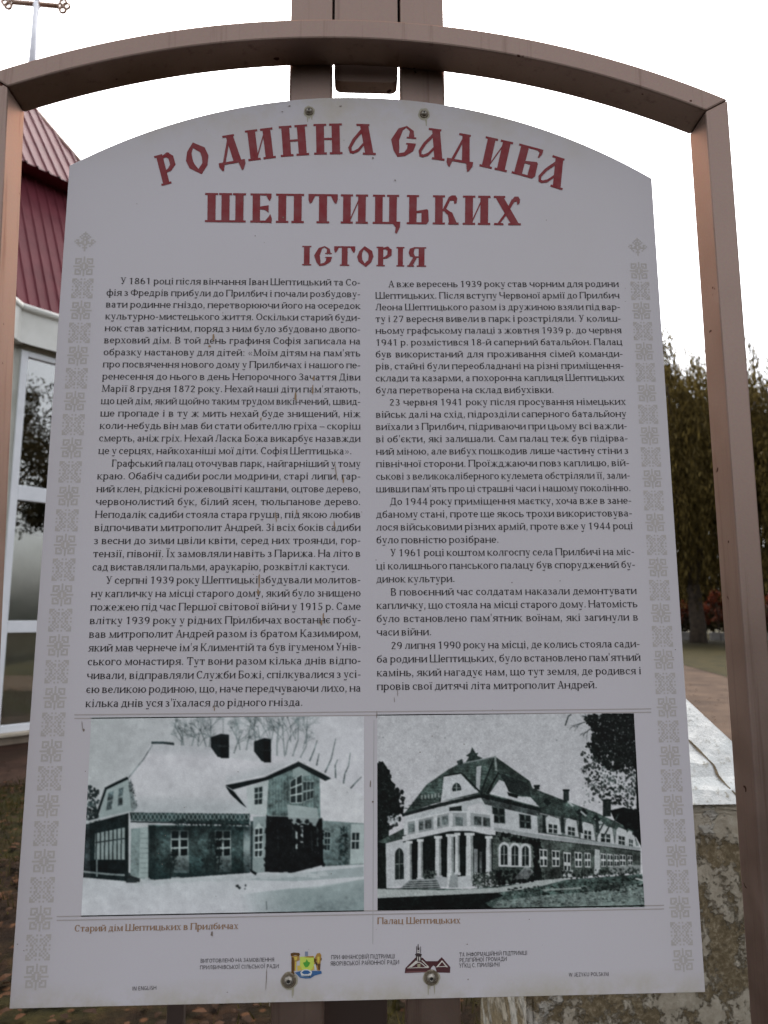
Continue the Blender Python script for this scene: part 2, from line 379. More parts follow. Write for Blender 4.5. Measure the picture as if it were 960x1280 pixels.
# ------------------------------------------------------------------ old-church display capitals for the red heading, in a 0..1 high box
def disp():
    G = {}
    W = 0.27; T = 0.07; E = 0.08
    def Rr(x0, y0, x1, y1): return [[(x0, y0), (x1, y0), (x1, y1), (x0, y1)]]
    def V(x, y0=0.0, y1=1.0, b=3, t=3, w=W):      # x = left side of the stem
        q = Rr(x, y0, x + w, y1)
        for bits, ya, yb in ((b, y0, y0 + T), (t, y1 - T, y1)):
            if bits & 1: q += Rr(x - E, ya, x, yb)
            if bits & 2: q += Rr(x + w, ya, x + w + E, yb)
        return q
    def P(*pts): return [list(pts)]
    def band(out, inn): return [[out[i], out[i + 1], inn[i + 1], inn[i]] for i in range(len(out) - 1)]
    G['Н'] = (0.96, [V(.08), V(.61), Rr(.35, .47, .61, .54)])
    G['П'] = (0.96, [V(.08, t=1), V(.61, t=2), Rr(.35, .93, .61, 1.0)])
    G['И'] = (0.96, [V(.08), V(.61), P((.35, .12), (.35, .22), (.61, .80), (.61, .70))])
    G['Ш'] = (1.36, [V(.08, b=1), V(.545, b=0), V(1.01, b=2), Rr(.35, 0, .545, T), Rr(.815, 0, 1.01, T)])
    G['Ц'] = (0.98, [V(.08, b=1), V(.58, b=0), Rr(.35, 0, .58, T), P((.70, .08), (.98, .08), (.97, -.10), (.86, -.33), (.79, -.30), (.82, -.12), (.72, 0))])
    G['Т'] = (0.98, [V(.355, t=0, y1=.94), Rr(.04, .93, .94, 1.0), P((.0, 1.0), (.13, .98), (.22, .92), (.12, .72), (.05, .66), (.0, .80)), P((.98, 1.0), (.98, .80), (.93, .66), (.86, .72), (.76, .92), (.85, .98))])
    G['Е'] = (0.78, [V(.08, b=1, t=1), Rr(.35, .93, .72, 1.0), P((.56, .95), (.76, 1.0), (.76, .86), (.70, .74), (.64, .80)), P((.35, .46), (.52, .44), (.66, .34), (.66, .60), (.54, .58), (.35, .55)), Rr(.35, 0, .72, T), P((.52, .05), (.76, -.02), (.78, .14), (.72, .30), (.66, .20))])
    G['Ь'] = (0.78, [V(.08, b=1), Rr(.35, 0, .70, T), P((.35, .46), (.72, .52), (.76, .48), (.55, .40), (.35, .38)), P((.52, .05), (.70, 0), (.78, .10), (.76, .49), (.52, .41))])
    G['Б'] = (0.84, [V(.08, b=1, t=1), Rr(.35, .93, .80, 1.0), P((.62, .95), (.84, 1.0), (.84, .84), (.76, .70), (.72, .72), (.74, .88)), Rr(.35, 0, .72, T), P((.35, .50), (.74, .56), (.78, .50), (.56, .42), (.35, .42)), P((.54, .05), (.72, 0), (.80, .10), (.78, .52), (.54, .44))])
    G['К'] = (0.92, [V(.08), P((.35, .45), (.44, .47), (.60, .80), (.56, .94), (.35, .52)), P((.56, .94), (.66, 1.0), (.80, 1.0), (.86, .90), (.84, .74), (.76, .70), (.74, .82), (.60, .82)), P((.35, .50), (.44, .56), (.68, .40), (.56, .30)), P((.52, .44), (.68, .42), (.84, .08), (.58, .05)), Rr(.55, 0, .92, T)])
    G['Х'] = (0.98, [P((.06, .95), (.36, .95), (.93, .05), (.63, .05)), Rr(.0, .93, .42, 1.0), Rr(.54, 0, 1.0, T), P((.14, .05), (.24, .05), (.56, .46), (.50, .54)), Rr(.02, 0, .36, T), P((.50, .58), (.58, .52), (.74, .78), (.66, .90)), P((.66, .86), (.76, .98), (.90, .98), (.96, .88), (.94, .74), (.86, .70), (.84, .82), (.72, .78))])
    G['І'] = (0.44, [V(.085)])
    oo = [(.50, 1.0), (.18, .74), (.02, .50), (.10, .22), (.50, -.06)]; oi = [(.44, .90), (.30, .72), (.28, .50), (.33, .30), (.50, .06)]
    G['О'] = (0.92, [band([(.42, 1.02), (.12, .76), (.0, .48), (.08, .22), (.50, -.05)], [(.38, .84), (.28, .68), (.27, .48), (.30, .33), (.42, .14)]),
                     band([(.50, -.05), (.80, .20), (.92, .50), (.84, .78), (.42, 1.02)], [(.42, .14), (.62, .30), (.65, .50), (.62, .66), (.38, .84)]) ])
    G['С'] = (0.80, [band([(.74, .62), (.70, .86), (.48, 1.0), (.22, .90), (.02, .52), (.12, .18), (.26, -.03)], [(.56, .64), (.58, .84), (.46, .94), (.36, .84), (.27, .52), (.30, .26), (.30, .10)]),
                     band([(.26, -.03), (.50, .02), (.74, .20), (.80, .42)], [(.30, .10), (.46, .14), (.54, .26), (.55, .42)]), Rr(.50, .40, .80, .45), Rr(.50, .60, .80, .65)])
    G['А'] = (0.92, [P((.38, .95), (.66, .95), (.86, .05), (.58, .05)), Rr(.26, .93, .70, 1.0), Rr(.50, 0, .94, T),
                     band([(.46, .88), (.14, .50), (.0, .22), (.06, .04), (.18, .02)], [(.48, .74), (.24, .46), (.11, .22), (.12, .12), (.20, .12)]),
                     band([(.18, .02), (.36, .10), (.60, .38)], [(.20, .12), (.34, .20), (.58, .48)])])
    G['Д'] = (0.94, [P((.40, .95), (.66, .95), (.82, .10), (.54, .10)), Rr(.28, .93, .70, 1.0),
                     P((.14, .10), (.24, .10), (.50, .80), (.46, .94)), Rr(.02, .06, .92, .14), P((.0, .14), (.12, .14), (.20, .06), (.14, -.14), (.08, -.12), (.0, .0)), P((.94, .14), (.82, .14), (.70, .06), (.78, -.20), (.84, -.18), (.94, .0))])
    G['Р'] = (0.80, [V(.08, b=3, t=1), P((.30, .93), (.56, 1.02), (.66, .98), (.52, .88), (.30, .84)), band([(.56, 1.02), (.78, .86), (.78, .56), (.54, .40)], [(.46, .88), (.56, .80), (.56, .60), (.46, .52)]), P((.35, .38), (.54, .40), (.48, .52), (.35, .46))])
    G['Я'] = (0.88, [V(.53, t=2), Rr(.30, .93, .53, 1.0), band([(.34, 1.0), (.12, .92), (.06, .70), (.14, .52), (.32, .46)], [(.38, .93), (.32, .86), (.30, .70), (.34, .58), (.38, .53)]), Rr(.32, .46, .53, .53), P((.28, .48), (.46, .48), (.26, .05), (.06, .05)), Rr(.0, 0, .32, T)])
    return G
DISP = disp()
# ------------------------------------------------------------------ the two printed old photographs: ink densities worked out on a fine grid
class Canvas:
    W, Hh = 960, 701
    def __init__(s, bg):
        s.a = np.zeros((s.Hh, s.W, 3), np.float32); s.a[:] = bg
        s.rng = np.random.default_rng(5)
    def mask(s, pts):
        p = np.array(pts, float)
        x0, y0 = np.maximum(np.floor(p.min(0)).astype(int), 0); x1 = min(s.W, int(p[:, 0].max()) + 2); y1 = min(s.Hh, int(p[:, 1].max()) + 2)
        if x1 <= x0 or y1 <= y0: return None
        X, Y = np.meshgrid(np.arange(x0, x1) + .5, np.arange(y0, y1) + .5)
        m = np.zeros(X.shape, bool); n = len(p)
        for i in range(n):
            xa, ya = p[i]; xb, yb = p[(i + 1) % n]
            if ya == yb: continue
            c = ((ya > Y) != (yb > Y)) & (X < (xb - xa) * (Y - ya) / (yb - ya) + xa)
            m ^= c
        return slice(y0, y1), slice(x0, x1), m
    def poly(s, pts, c, al=1.0, tex=0.0, c2=None):
        r = s.mask(pts)
        if r is None: return
        sy, sx, m = r; reg = s.a[sy, sx]; c = np.array(c, np.float32)
        col = np.broadcast_to(c, reg.shape).copy()
        if c2 is not None:                        # tone running from top to bottom of the shape, as in the old print
            t = np.linspace(0, 1, reg.shape[0])[:, None, None]; col = c * (1 - t) + np.array(c2, np.float32) * t + 0 * reg
        if tex: col = col + s.rng.normal(0, tex, reg.shape[:2])[..., None]
        reg[m] = reg[m] * (1 - al) + col[m] * al
    def line(s, pts, w, c, al=1.0, w1=None):
        for i in range(len(pts) - 1):
            (xa, ya), (xb, yb) = pts[i], pts[i + 1]; L = math.hypot(xb - xa, yb - ya) or 1
            wa = w if w1 is None else w + (w1 - w) * i / (len(pts) - 1); wb = w if w1 is None else w + (w1 - w) * (i + 1) / (len(pts) - 1)
            nx, ny = -(yb - ya) / L / 2, (xb - xa) / L / 2
            s.poly([(xa + nx * wa, ya + ny * wa), (xb + nx * wb, yb + ny * wb), (xb - nx * wb, yb - ny * wb), (xa - nx * wa, ya - ny * wa)], c, al)
    def rect(s, x0, y0, x1, y1, c, al=1.0, tex=0.0): s.poly([(x0, y0), (x1, y0), (x1, y1), (x0, y1)], c, al, tex)
    def quad_at(s, q, u0, v0, u1, v1):            # sub-rectangle of a slanted quad (tl, tr, br, bl)
        q = np.array(q, float)
        f = lambda u, v: tuple((q[0] * (1 - u) + q[1] * u) * (1 - v) + (q[3] * (1 - u) + q[2] * u) * v)
        return [f(u0, v0), f(u1, v0), f(u1, v1), f(u0, v1)]
    def window(s, q, frame, pane, nx=2, ny=3, bar=0.10):
        s.poly(q, frame)
        for i in range(nx):
            for j in range(ny):
                s.poly(s.quad_at(q, (i + bar) / nx, (j + bar * .9) / ny, (i + 1 - bar) / nx, (j + 1 - bar * .9) / ny), pane, tex=7)
    def twigs(s, x, y, ang, L, w, c, depth, al=0.8):
        x1, y1 = x + L * math.cos(ang), y - L * math.sin(ang)
        xm, ym = (x + x1) / 2 + s.rng.normal(0, L * .06), (y + y1) / 2
        s.line([(x, y), (xm, ym), (x1, y1)], w, c, al, max(1.0, w * .6))
        if depth:
            for k in range(3):
                t = s.rng.uniform(.35, 1.0)
                s.twigs(x + (x1 - x) * t, y + (y1 - y) * t, ang + s.rng.uniform(-.75, .75), L * s.rng.uniform(.45, .75), w * .6, c, depth - 1, al * .9)
    def specks(s, pts, n, c, r0=1, r1=4, al=0.8, flat=1.0):
        p = np.array(pts, float); lo, hi = p.min(0), p.max(0); r = s.mask(pts)
        if r is None: return
        sy, sx, m = r
        for _ in range(n):
            x, y = s.rng.uniform(lo, hi); iy, ix = int(y) - sy.start, int(x) - sx.start
            if 0 <= iy < m.shape[0] and 0 <= ix < m.shape[1] and m[iy, ix]:
                q = s.rng.uniform(r0, r1); a0 = s.rng.uniform(0, 6)
                cc = np.array(c) + s.rng.normal(0, 9)
                s.poly([(x + q * math.cos(a0 + k * 1.26) * s.rng.uniform(.5, 1.2), y + flat * q * math.sin(a0 + k * 1.26)) for k in range(5)], cc, al)
    def contrast(s, k, top):                      # hard old print: mid tones sink, whites stay, patches of uneven ageing
        g = s.a.mean(-1, keepdims=True); h = np.clip(g / top, 0, 1.2); f = h ** k; f = np.where(h > 1, 1, f)
        m = s.a - g; s.a = g * f + m * 0.8
        s.patch(0.20, 46); s.patch(0.20, 17); s.patch(0.20, 7); s.patch(0.12, 4)
    def patch(s, amp, cell):
        h, w = s.Hh // cell + 2, s.W // cell + 2; q = s.rng.normal(0, amp, (h, w))
        yy = np.arange(s.Hh) / cell; xx = np.arange(s.W) / cell; iy, ix = yy.astype(int), xx.astype(int); fy, fx = (yy - iy)[:, None], (xx - ix)[None]
        v = (q[iy][:, ix] * (1 - fx) + q[iy][:, ix + 1] * fx) * (1 - fy) + (q[iy + 1][:, ix] * (1 - fx) + q[iy + 1][:, ix + 1] * fx) * fy
        g = s.a.mean(-1, keepdims=True); wgt = np.clip((126 - g) / 50, .05, 1) * np.clip(g / 40, .3, 1)
        s.a = s.a * (1 + v[..., None] * wgt)
    def blur(s, n=1):
        for _ in range(n):
            p = np.pad(s.a, ((1, 1), (1, 1), (0, 0)), 'edge')
            s.a = (p[:-2, 1:-1] + p[2:, 1:-1] + p[1:-1, :-2] + p[1:-1, 2:] + 2 * s.a) / 6
    def blotch(s, amp, cell):
        h, w = s.Hh // cell + 2, s.W // cell + 2; g = s.rng.normal(0, amp, (h, w))
        yy = np.arange(s.Hh) / cell; xx = np.arange(s.W) / cell
        iy, ix = yy.astype(int), xx.astype(int); fy, fx = (yy - iy)[:, None], (xx - ix)[None]
        v = (g[iy][:, ix] * (1 - fx) + g[iy][:, ix + 1] * fx) * (1 - fy) + (g[iy + 1][:, ix] * (1 - fx) + g[iy + 1][:, ix + 1] * fx) * fy
        s.a += v[..., None]

def snowy_house():
    c = Canvas((160, 159, 165)); rng = c.rng
    X = np.linspace(0, 1, c.W)[None, :, None]; Y = np.linspace(0, 1, c.Hh)[:, None, None]
    sky = np.array((147, 147, 152)) * (1 - X) + np.array((168, 163, 172)) * X
    c.a = (sky * np.ones_like(Y)).astype(np.float32); c.a[:, :, :] += (Y * 8)
    ink1, dark, mid = (62, 76, 78), (34, 42, 44), (98, 112, 113)
    # bare trees behind the roof
    for x, y, a, L in ((345, 160, 1.8, 45), (360, 150, 1.3, 50), (390, 160, 1.6, 55), (520, 150, 1.9, 55), (540, 150, 1.4, 60), (595, 170, 1.75, 85), (612, 150, 1.35, 70), (640, 170, 1.5, 95), (665, 170, 1.65, 90), (690, 170, 1.4, 95), (668, 165, 1.2, 80), (420, 140, 1.5, 70), (500, 160, 1.2, 70), (570, 120, 1.6, 60), (330, 140, 1.7, 40), (410, 140, 1.9, 50), (715, 175, 1.3, 70)):
        c.twigs(x, y, a, L * 1.15, 5, (104, 114, 117), 5, .6)
    for pts in ([(745, 186), (760, 150), (770, 118)], [(768, 200), (776, 160)], [(795, 223), (815, 180), (830, 112)], [(830, 240), (828, 200), (836, 180)], [(855, 258), (860, 225), (872, 200), (877, 158)], [(878, 274), (895, 255), (914, 236)]):
        c.line(pts, 5, (88, 98, 100), .85, 2)
    c.specks([(22, 265), (60, 275), (62, 380), (18, 385)], 160, (66, 78, 80), 2, 7)
    # snow on the ground
    c.poly([(0, 555), (180, 575), (400, 560), (600, 545), (800, 525), (960, 515), (960, 701), (0, 701)], (158, 158, 165), c2=(168, 164, 173))
    
    for k in range(14): c.poly([(520 + k * 14, 618 - k * 2), (760, 590 + k), (960, 562), (960, 701), (540 + k * 16, 701)], (126, 138, 141), .10, c2=(104, 120, 123))
    c.poly([(520, 570), (800, 540), (920, 528), (920, 560), (700, 575)], (120, 132, 136), .6)
    # right wing with its snow roof
    c.poly([(775, 225), (850, 255), (925, 305), (930, 388), (780, 380)], (170, 166, 173))
    c.poly([(783, 378), (926, 388), (921, 520), (786, 527)], (118, 132, 134), c2=(100, 114, 116), tex=5)
    c.poly([(880, 390), (926, 390), (921, 518), (876, 520)], (142, 150, 153))
    c.window([(794, 414), (813, 415), (811, 476), (793, 476)], (130, 140, 142), (52, 62, 64), 2, 3)
    c.window([(882, 415), (908, 416), (906, 473), (880, 473)], (150, 155, 158), (58, 68, 70), 2, 2)
    c.specks([(840, 400), (870, 400), (868, 520), (840, 522)], 120, (70, 84, 86), 2, 6, .6)
    # main roof under snow
    c.poly([(232, 128), (430, 142), (470, 172), (590, 190), (625, 166), (715, 186), (650, 225), (480, 262), (545, 352), (160, 352), (186, 336), (156, 238), (195, 190)], (169, 163, 172), c2=(163, 160, 167))
    c.poly([(158, 240), (186, 336), (174, 350), (150, 345)], (120, 128, 131))
    c.line([(232, 126), (270, 126), (306, 130)], 8, (70, 80, 83))
    c.line([(236, 132), (205, 182), (190, 200), (158, 240)], 4, (112, 120, 124), .9)
    for _ in range(26): 
        t = rng.uniform(0, 1); x, y = 156 + t * 30, 240 + t * 96
        c.specks([(x - 7, y - 6), (x + 7, y - 6), (x + 7, y + 6), (x - 7, y + 6)], 2, (85, 92, 95), 2, 4)
    # gable with the two windows
    c.poly([(154, 240), (158, 262), (168, 348), (60, 372), (86, 280)], (134, 144, 147))
    c.line([(156, 240), (118, 258), (82, 276)], 9, dark); c.line([(84, 276), (66, 330), (52, 374)], 8, (52, 60, 62))
    c.window([(92, 286), (112, 280), (104, 342), (84, 348)], (118, 128, 130), (86, 96, 99), 1, 2)
    c.window([(126, 274), (143, 268), (139, 328), (122, 334)], (118, 128, 130), (86, 96, 99), 1, 2)
    c.line([(20, 384), (100, 364), (165, 350)], 6, (150, 152, 157))
    # veranda on the left
    c.poly([(14, 392), (158, 354), (158, 560), (150, 575), (4, 562)], (48, 58, 60), tex=6)
    c.poly([(50, 420), (150, 400), (150, 505), (48, 505)], (128, 138, 140), tex=5)
    for k in range(8):
        x = 54 + k * 13.5; c.line([(x, 418 - k * 2.6), (x - 1, 506)], 4, (58, 66, 68))
    c.line([(50, 450), (150, 436)], 4, (66, 74, 76)); c.poly([(4, 508), (150, 508), (152, 552), (4, 548)], (34, 41, 43), tex=6)
    c.line([(3, 543), (90, 552), (155, 556)], 6, (122, 130, 133)); c.line([(56, 505), (56, 560)], 5, (120, 128, 131)); c.line([(152, 360), (150, 570)], 8, (40, 48, 50))
    c.rect(150, 548, 195, 580, (50, 58, 60), .8)
    for k in range(10):
        c.poly([(160 + k, 352), (186, 330 - k * 4), (545, 330 - k * 3), (552, 352)], (128, 134, 140), .05)
        c.poly([(232, 130), (430, 142), (440, 150 + k * 3), (225, 142 + k * 3)], (140, 142, 148), .06)
        c.poly([(480, 262), (650, 222), (700, 192), (700, 188 - k * 2), (470, 262 - k * 4)], (138, 142, 148), .06)
    # trellis band
    c.poly([(162, 352), (552, 356), (550, 392), (166, 378)], (60, 74, 75), tex=6)
    for k in range(28):
        x = 168 + k * 13.8
        c.line([(x, 354), (x + 13, 379)], 2.2, (138, 148, 150), .85); c.line([(x + 13, 354), (x, 379)], 2.2, (138, 148, 150), .85)
    c.line([(165, 382), (550, 392)], 4, (48, 56, 58))
    # long wall
    c.poly([(222, 392), (552, 396), (552, 548), (222, 572)], (92, 108, 109), tex=6, c2=(82, 98, 99))
    c.poly([(166, 405), (226, 398), (222, 574), (164, 556)], (136, 147, 149)); c.poly([(166, 405), (196, 402), (192, 560), (164, 556)], (120, 133, 135))
    for y in range(420, 570, 16): c.line([(196, y), (222, y)], 1.5, (112, 124, 126), .7)
    c.poly([(222, 396), (245, 396), (245, 572), (222, 573)], (70, 84, 86), .6)
    for (x0, x1, y1) in ((295, 352, 548), (438, 490, 545)):
        c.rect(x0 + 4, 492, x1 + 2, y1, (142, 152, 154)); c.window([(x0, 410), (x1, 410), (x1, 494), (x0, 497)], (146, 154, 156), (38, 46, 48), 2, 3, .12)
    c.rect(531, 396, 551, 545, (132, 143, 146)); c.rect(553, 380, 562, 545, (66, 76, 78))
    c.poly([(562, 366), (606, 364), (604, 545), (560, 550)], (126, 136, 139))
    c.window([(567, 404), (594, 400), (592, 496), (566, 498)], (158, 164, 167), (52, 60, 62), 2, 4, .13); c.poly([(568, 404), (580, 384), (593, 402)], (150, 158, 160))
    for k in range(12):
        c.poly([(222, 572), (552, 548), (552, 540 - k * 6), (222, 560 - k * 7)], (30, 40, 42), .07); c.poly([(222, 396), (552, 398), (552, 402 + k * 4), (222, 400 + k * 4)], (36, 46, 48), .07)
    # climbing plants
    for x, y0, y1 in ((300, 470, 556), (292, 500, 556), (435, 425, 556), (448, 430, 550), (410, 500, 555), (425, 380, 470), (470, 372, 400)):
        c.line([(x, y1), (x + 6, (y0 + y1) / 2), (x, y0)], 5, (45, 54, 55), .9, 2)
        c.specks([(x - 16, y0), (x + 18, y0), (x + 14, y1), (x - 12, y1)], 60, (56, 66, 67), 2, 5, .7)
    c.specks([(300, 372), (550, 378), (552, 408), (300, 395)], 130, (52, 62, 63), 2, 6, .7)
    # tower
    c.poly([(540, 272), (612, 246), (606, 364), (548, 356)], (150, 154, 158)); c.window([(565, 272), (594, 266), (592, 326), (566, 328)], (140, 148, 150), (60, 70, 72), 2, 3)
    c.poly([(612, 246), (712, 194), (778, 238), (780, 372), (606, 362)], (108, 124, 125), tex=6)
    for k in range(17):
        x = 616 + k * 9.6; c.line([(x, 250 - 3.0 * min(k, 10)), (x, 362)], 2, (86, 100, 101), .55)
    c.poly([(690, 214), (712, 200), (752, 232), (690, 238)], (128, 140, 142))
    c.window([(682, 250), (722, 226), (722, 322), (682, 322)], (152, 160, 162), (62, 72, 74), 2, 3); c.window([(724, 250), (760, 250), (758, 306), (724, 320)], (128, 140, 142), (72, 84, 86), 3, 2)
    c.poly([(605, 360), (786, 370), (790, 522), (690, 548), (600, 545)], (38, 40, 42), tex=7)
    for x, y0 in ((640, 380), (690, 400), (698, 400), (722, 396), (750, 410)): c.line([(x, y0), (x + 4, 480)], 4, (78, 86, 87), .6)
    c.line([(608, 362), (784, 370)], 4, (120, 130, 132))
    c.poly([(672, 326), (770, 338), (776, 372), (764, 398), (722, 388), (700, 396), (676, 372)], (140, 148, 151), .9)
    c.rect(700, 395, 706, 470, (148, 154, 156)); c.rect(716, 395, 724, 450, (150, 154, 158)); c.rect(768, 400, 774, 470, (90, 98, 100))
    c.specks([(600, 370), (790, 376), (795, 525), (596, 548)], 260, (28, 30, 32), 3, 9, .7)
    c.specks([(600, 365), (790, 372), (795, 500), (596, 500)], 90, (92, 96, 96), 1, 3, .6)
    c.poly([(472, 264), (600, 238), (712, 186), (714, 202), (612, 246), (496, 278)], (36, 44, 46)); c.poly([(472, 266), (500, 284), (522, 312), (541, 337), (520, 322), (488, 292)], (34, 42, 44))
    c.poly([(706, 186), (726, 190), (815, 242), (796, 250), (712, 204)], (48, 56, 58))
    c.line([(470, 260), (600, 232), (708, 184), (815, 238)], 4, (168, 164, 171))
    # chimneys
    for (x0, y0, x1, y1, s) in ((425, 100, 484, 176, 22), (565, 114, 620, 190, 25)):
        c.poly([(x0, y0 + 8), (x0 + 33, y0 - 3), (x1, y0), (x1, y1), (x0 + s, y1 - 4), (x0, y1 - 36)], (44, 50, 52), tex=6)
        c.poly([(x0 + 30, y0 + 6), (x1 - 2, y0 + 8), (x1 - 1, y1), (x0 + 32, y1)], (30, 35, 37)); c.rect(x0 + 26, y0 + 34, x1 + 1, y0 + 40, (62, 66, 68))
    c.line([(465, 98), (465, 45)], 2, (110, 116, 120), .7)
    # drifts against the walls, marks in the snow
    for x in range(190, 800, 14):
        y = 574 - (x - 190) * .045 + rng.normal(0, 3); c.poly([(x - 12, y + 10), (x - 4, y - 4), (x + 8, y - 3), (x + 16, y + 10)], (150, 152, 158), .8)
    c.poly([(550, 535), (575, 548), (570, 556), (555, 546)], (40, 46, 48)); c.specks([(508, 586), (540, 588), (538, 600), (508, 598)], 14, (60, 66, 70), 3, 6)
    c.line([(605, 640), (606, 668)], 2, (90, 100, 104))
    c.poly([(0, 30), (26, 30), (36, 701), (0, 701)], (160, 158, 166), .25)
    c.specks([(30, 200), (900, 100), (900, 690), (20, 690)], 60, (100, 104, 108), 1, 2, .6)
    c.contrast(1.0, 150)
    c.blotch(3.0, 60); c.blotch(3.5, 14); c.blur(7); c.a += rng.normal(0, 7, c.a.shape[:2])[..., None]; c.blur(2)
    return c

def palace():
    c = Canvas((140, 137, 144)); rng = c.rng
    Y = np.linspace(0, 1, c.Hh)[:, None, None]
    c.a = (np.array((152, 148, 155)) * (1 - Y) + np.array((170, 164, 172)) * Y + np.zeros((c.Hh, c.W, 1))).astype(np.float32)
    dk, bl, wh, gr = (28, 33, 32), (16, 20, 20), (160, 158, 164), (96, 104, 104)
    tile, tile2 = (68, 78, 76), (54, 62, 60)
    # conifers on the left, the small fir behind the roof
    c.poly([(30, 198), (48, 186), (62, 206), (76, 250), (90, 262), (84, 285), (108, 292), (98, 320), (112, 352), (70, 380), (60, 600), (30, 600)], (30, 35, 34), tex=10)
    c.specks([(28, 190), (60, 190), (80, 255), (116, 290), (112, 372), (60, 420), (28, 600)], 420, (22, 26, 26), 3, 10, .8); c.specks([(30, 200), (70, 230), (100, 300), (70, 380), (30, 560)], 110, (84, 92, 92), 1, 3, .6)
    c.specks([(66, 355), (100, 360), (96, 388), (66, 386)], 40, (140, 140, 146), 2, 6, .7)
    c.poly([(338, 140), (350, 160), (358, 158), (354, 168), (372, 176), (350, 184), (318, 188), (328, 172), (318, 168), (332, 158)], (52, 60, 58))
    # long wing roof
    c.poly([(520, 268), (562, 284), (650, 318), (740, 352), (800, 380), (864, 412), (860, 420), (740, 392), (552, 352)], tile, tex=12)
    # far trees at the right
    c.poly([(786, 345), (830, 335), (882, 350), (890, 470), (860, 412), (800, 378)], bl, tex=8)
    # big front roof
    c.poly([(118, 356), (190, 262), (262, 212), (300, 192), (412, 170), (525, 250), (560, 340), (380, 298), (366, 292), (232, 318)], tile, tex=10)
    c.poly([(412, 170), (525, 250), (500, 246), (420, 218), (378, 292), (366, 290)], tile2, tex=10)
    for k in range(16):
        y = 196 + k * 9.5; c.line([(300 - k * 12, y), (385, y + 4)], 2.2, (44, 52, 50), .6)
    for k in range(9): c.line([(424 + k * 6, 188 + k * 8), (500 - k * 2, 243)], 2, (44, 50, 50), .4)
    c.line([(412, 170), (400, 200), (380, 250), (366, 292)], 5, (34, 40, 40)); c.line([(300, 194), (412, 172)], 4, (110, 116, 118))
    c.poly([(352, 204), (368, 200), (362, 284), (350, 290)], (140, 140, 146)); c.poly([(288, 186), (306, 178), (312, 206), (296, 206)], (58, 66, 66))
    c.poly([(410, 170), (416, 168), (420, 218), (412, 216)], (112, 118, 118))
    # roof windows, snow guard
    for k in range(6): c.rect(172 + k * 11, 296 - k * 1.4, 178 + k * 11, 310 - k * 1.4, (112, 118, 118))
    c.poly([(240, 288), (246, 236), (300, 226), (358, 288), (232, 318)], (158, 156, 163)); c.poly([(238, 300), (230, 320), (236, 318), (248, 240)], dk)
    c.poly([(276, 284)] + [(288 + 15 * math.cos(a), 278 - 22 * math.sin(a)) for a in np.linspace(3.1, 0, 10)] + [(303, 280)], (50, 58, 58)); c.line([(288, 258), (288, 284)], 3, (130, 134, 136)); c.line([(276, 272), (300, 272)], 2, (130, 134, 136))
    c.line([(246, 234), (304, 224), (362, 284)], 5, dk)
    c.poly([(394, 292), (426, 246), (445, 254), (456, 284), (488, 300), (527, 302), (556, 334)], (160, 157, 164))
    c.poly([(420, 220), (520, 258), (530, 302), (490, 294), (456, 282), (442, 252)], (44, 50, 50), tex=8); c.poly([(452, 286), (488, 296), (484, 306), (456, 298)], dk)
    c.line([(424, 222), (386, 292)], 7, dk)
    # wing chimneys and roof lights
    for x0, y0, x1, y1 in ((634, 280, 652, 320), (762, 312, 788, 365), (540, 266, 556, 278)): c.rect(x0, y0, x1, y1, (44, 50, 50)); c.rect(x0 - 2, y0 - 3, x1 + 2, y0 + 3, (30, 36, 36))
    for x, y in ((580, 318), (686, 352), (700, 350), (740, 372)): c.poly([(x - 12, y), (x, y - 12), (x + 14, y + 4), (x + 4, y + 14)], (30, 36, 36))
    for x, y in ((648, 316), (690, 348), (736, 372), (752, 380)): c.line([(x, y), (x + 18, y + 16)], 6, (140, 142, 146))
    for k in range(14):
        y = 286 + k * 7; c.line([(530 + k * 3, y + 4), (640 + k * 15, y + 34 + k * 2.4)], 1.6, (40, 48, 46), .5)
    # main eaves
    c.poly([(110, 356), (232, 322), (366, 292), (366, 304), (232, 334), (112, 366)], (36, 42, 42)); c.poly([(366, 290), (560, 338), (560, 350), (366, 304)], (30, 36, 36))
    # upper storey, front
    c.poly([(122, 366), (232, 336), (366, 306), (408, 360), (408, 396), (330, 402), (124, 392)], (150, 150, 156)); c.poly([(264, 336), (304, 330), (306, 380), (266, 384)], (40, 46, 46)); c.poly([(322, 332), (366, 320), (400, 362), (330, 372)], (164, 160, 167))
    # upper storey, side
    c.poly([(366, 304), (558, 350), (556, 426), (408, 402), (408, 360)], (150, 149, 155)); c.poly([(366, 304), (558, 350), (558, 366), (380, 326)], (52, 58, 58), .85)
    for q in ([(402, 332), (444, 338), (446, 388), (406, 386)], [(490, 356), (528, 362), (530, 406), (492, 402)]):
        c.window(q, (70, 76, 76), (28, 34, 34), 2, 2, .14)
    # mansard front of the wing
    c.poly([(548, 354), (740, 392), (862, 420), (880, 462), (740, 446), (552, 418)], (92, 98, 98), tex=14)
    for x, y, wd in ((578, 366, 42), (642, 374, 34), (694, 386, 36), (748, 396, 44), (806, 404, 32), (840, 414, 24)):
        c.poly([(x, y + 4), (x + 8, y - 4), (x + wd, y + 6), (x + wd + 8, y + 58), (x - 4, y + 50)], (154, 153, 158)); 
        c.window([(x + 6, y + 22), (x + wd - 4, y + 26), (x + wd - 4, y + 56), (x + 6, y + 52)], (150, 150, 154), (44, 50, 50), 2, 2, .12)
    for x in (566, 626, 684, 738): c.poly([(x, 360), (x + 8, 362), (x + 14, 420), (x, 416)], (44, 50, 50), tex=8)
    for x, y in ((760, 440), (790, 400), (742, 430)): c.line([(x, y), (x + 24, y - 46)], 5, (66, 72, 72))
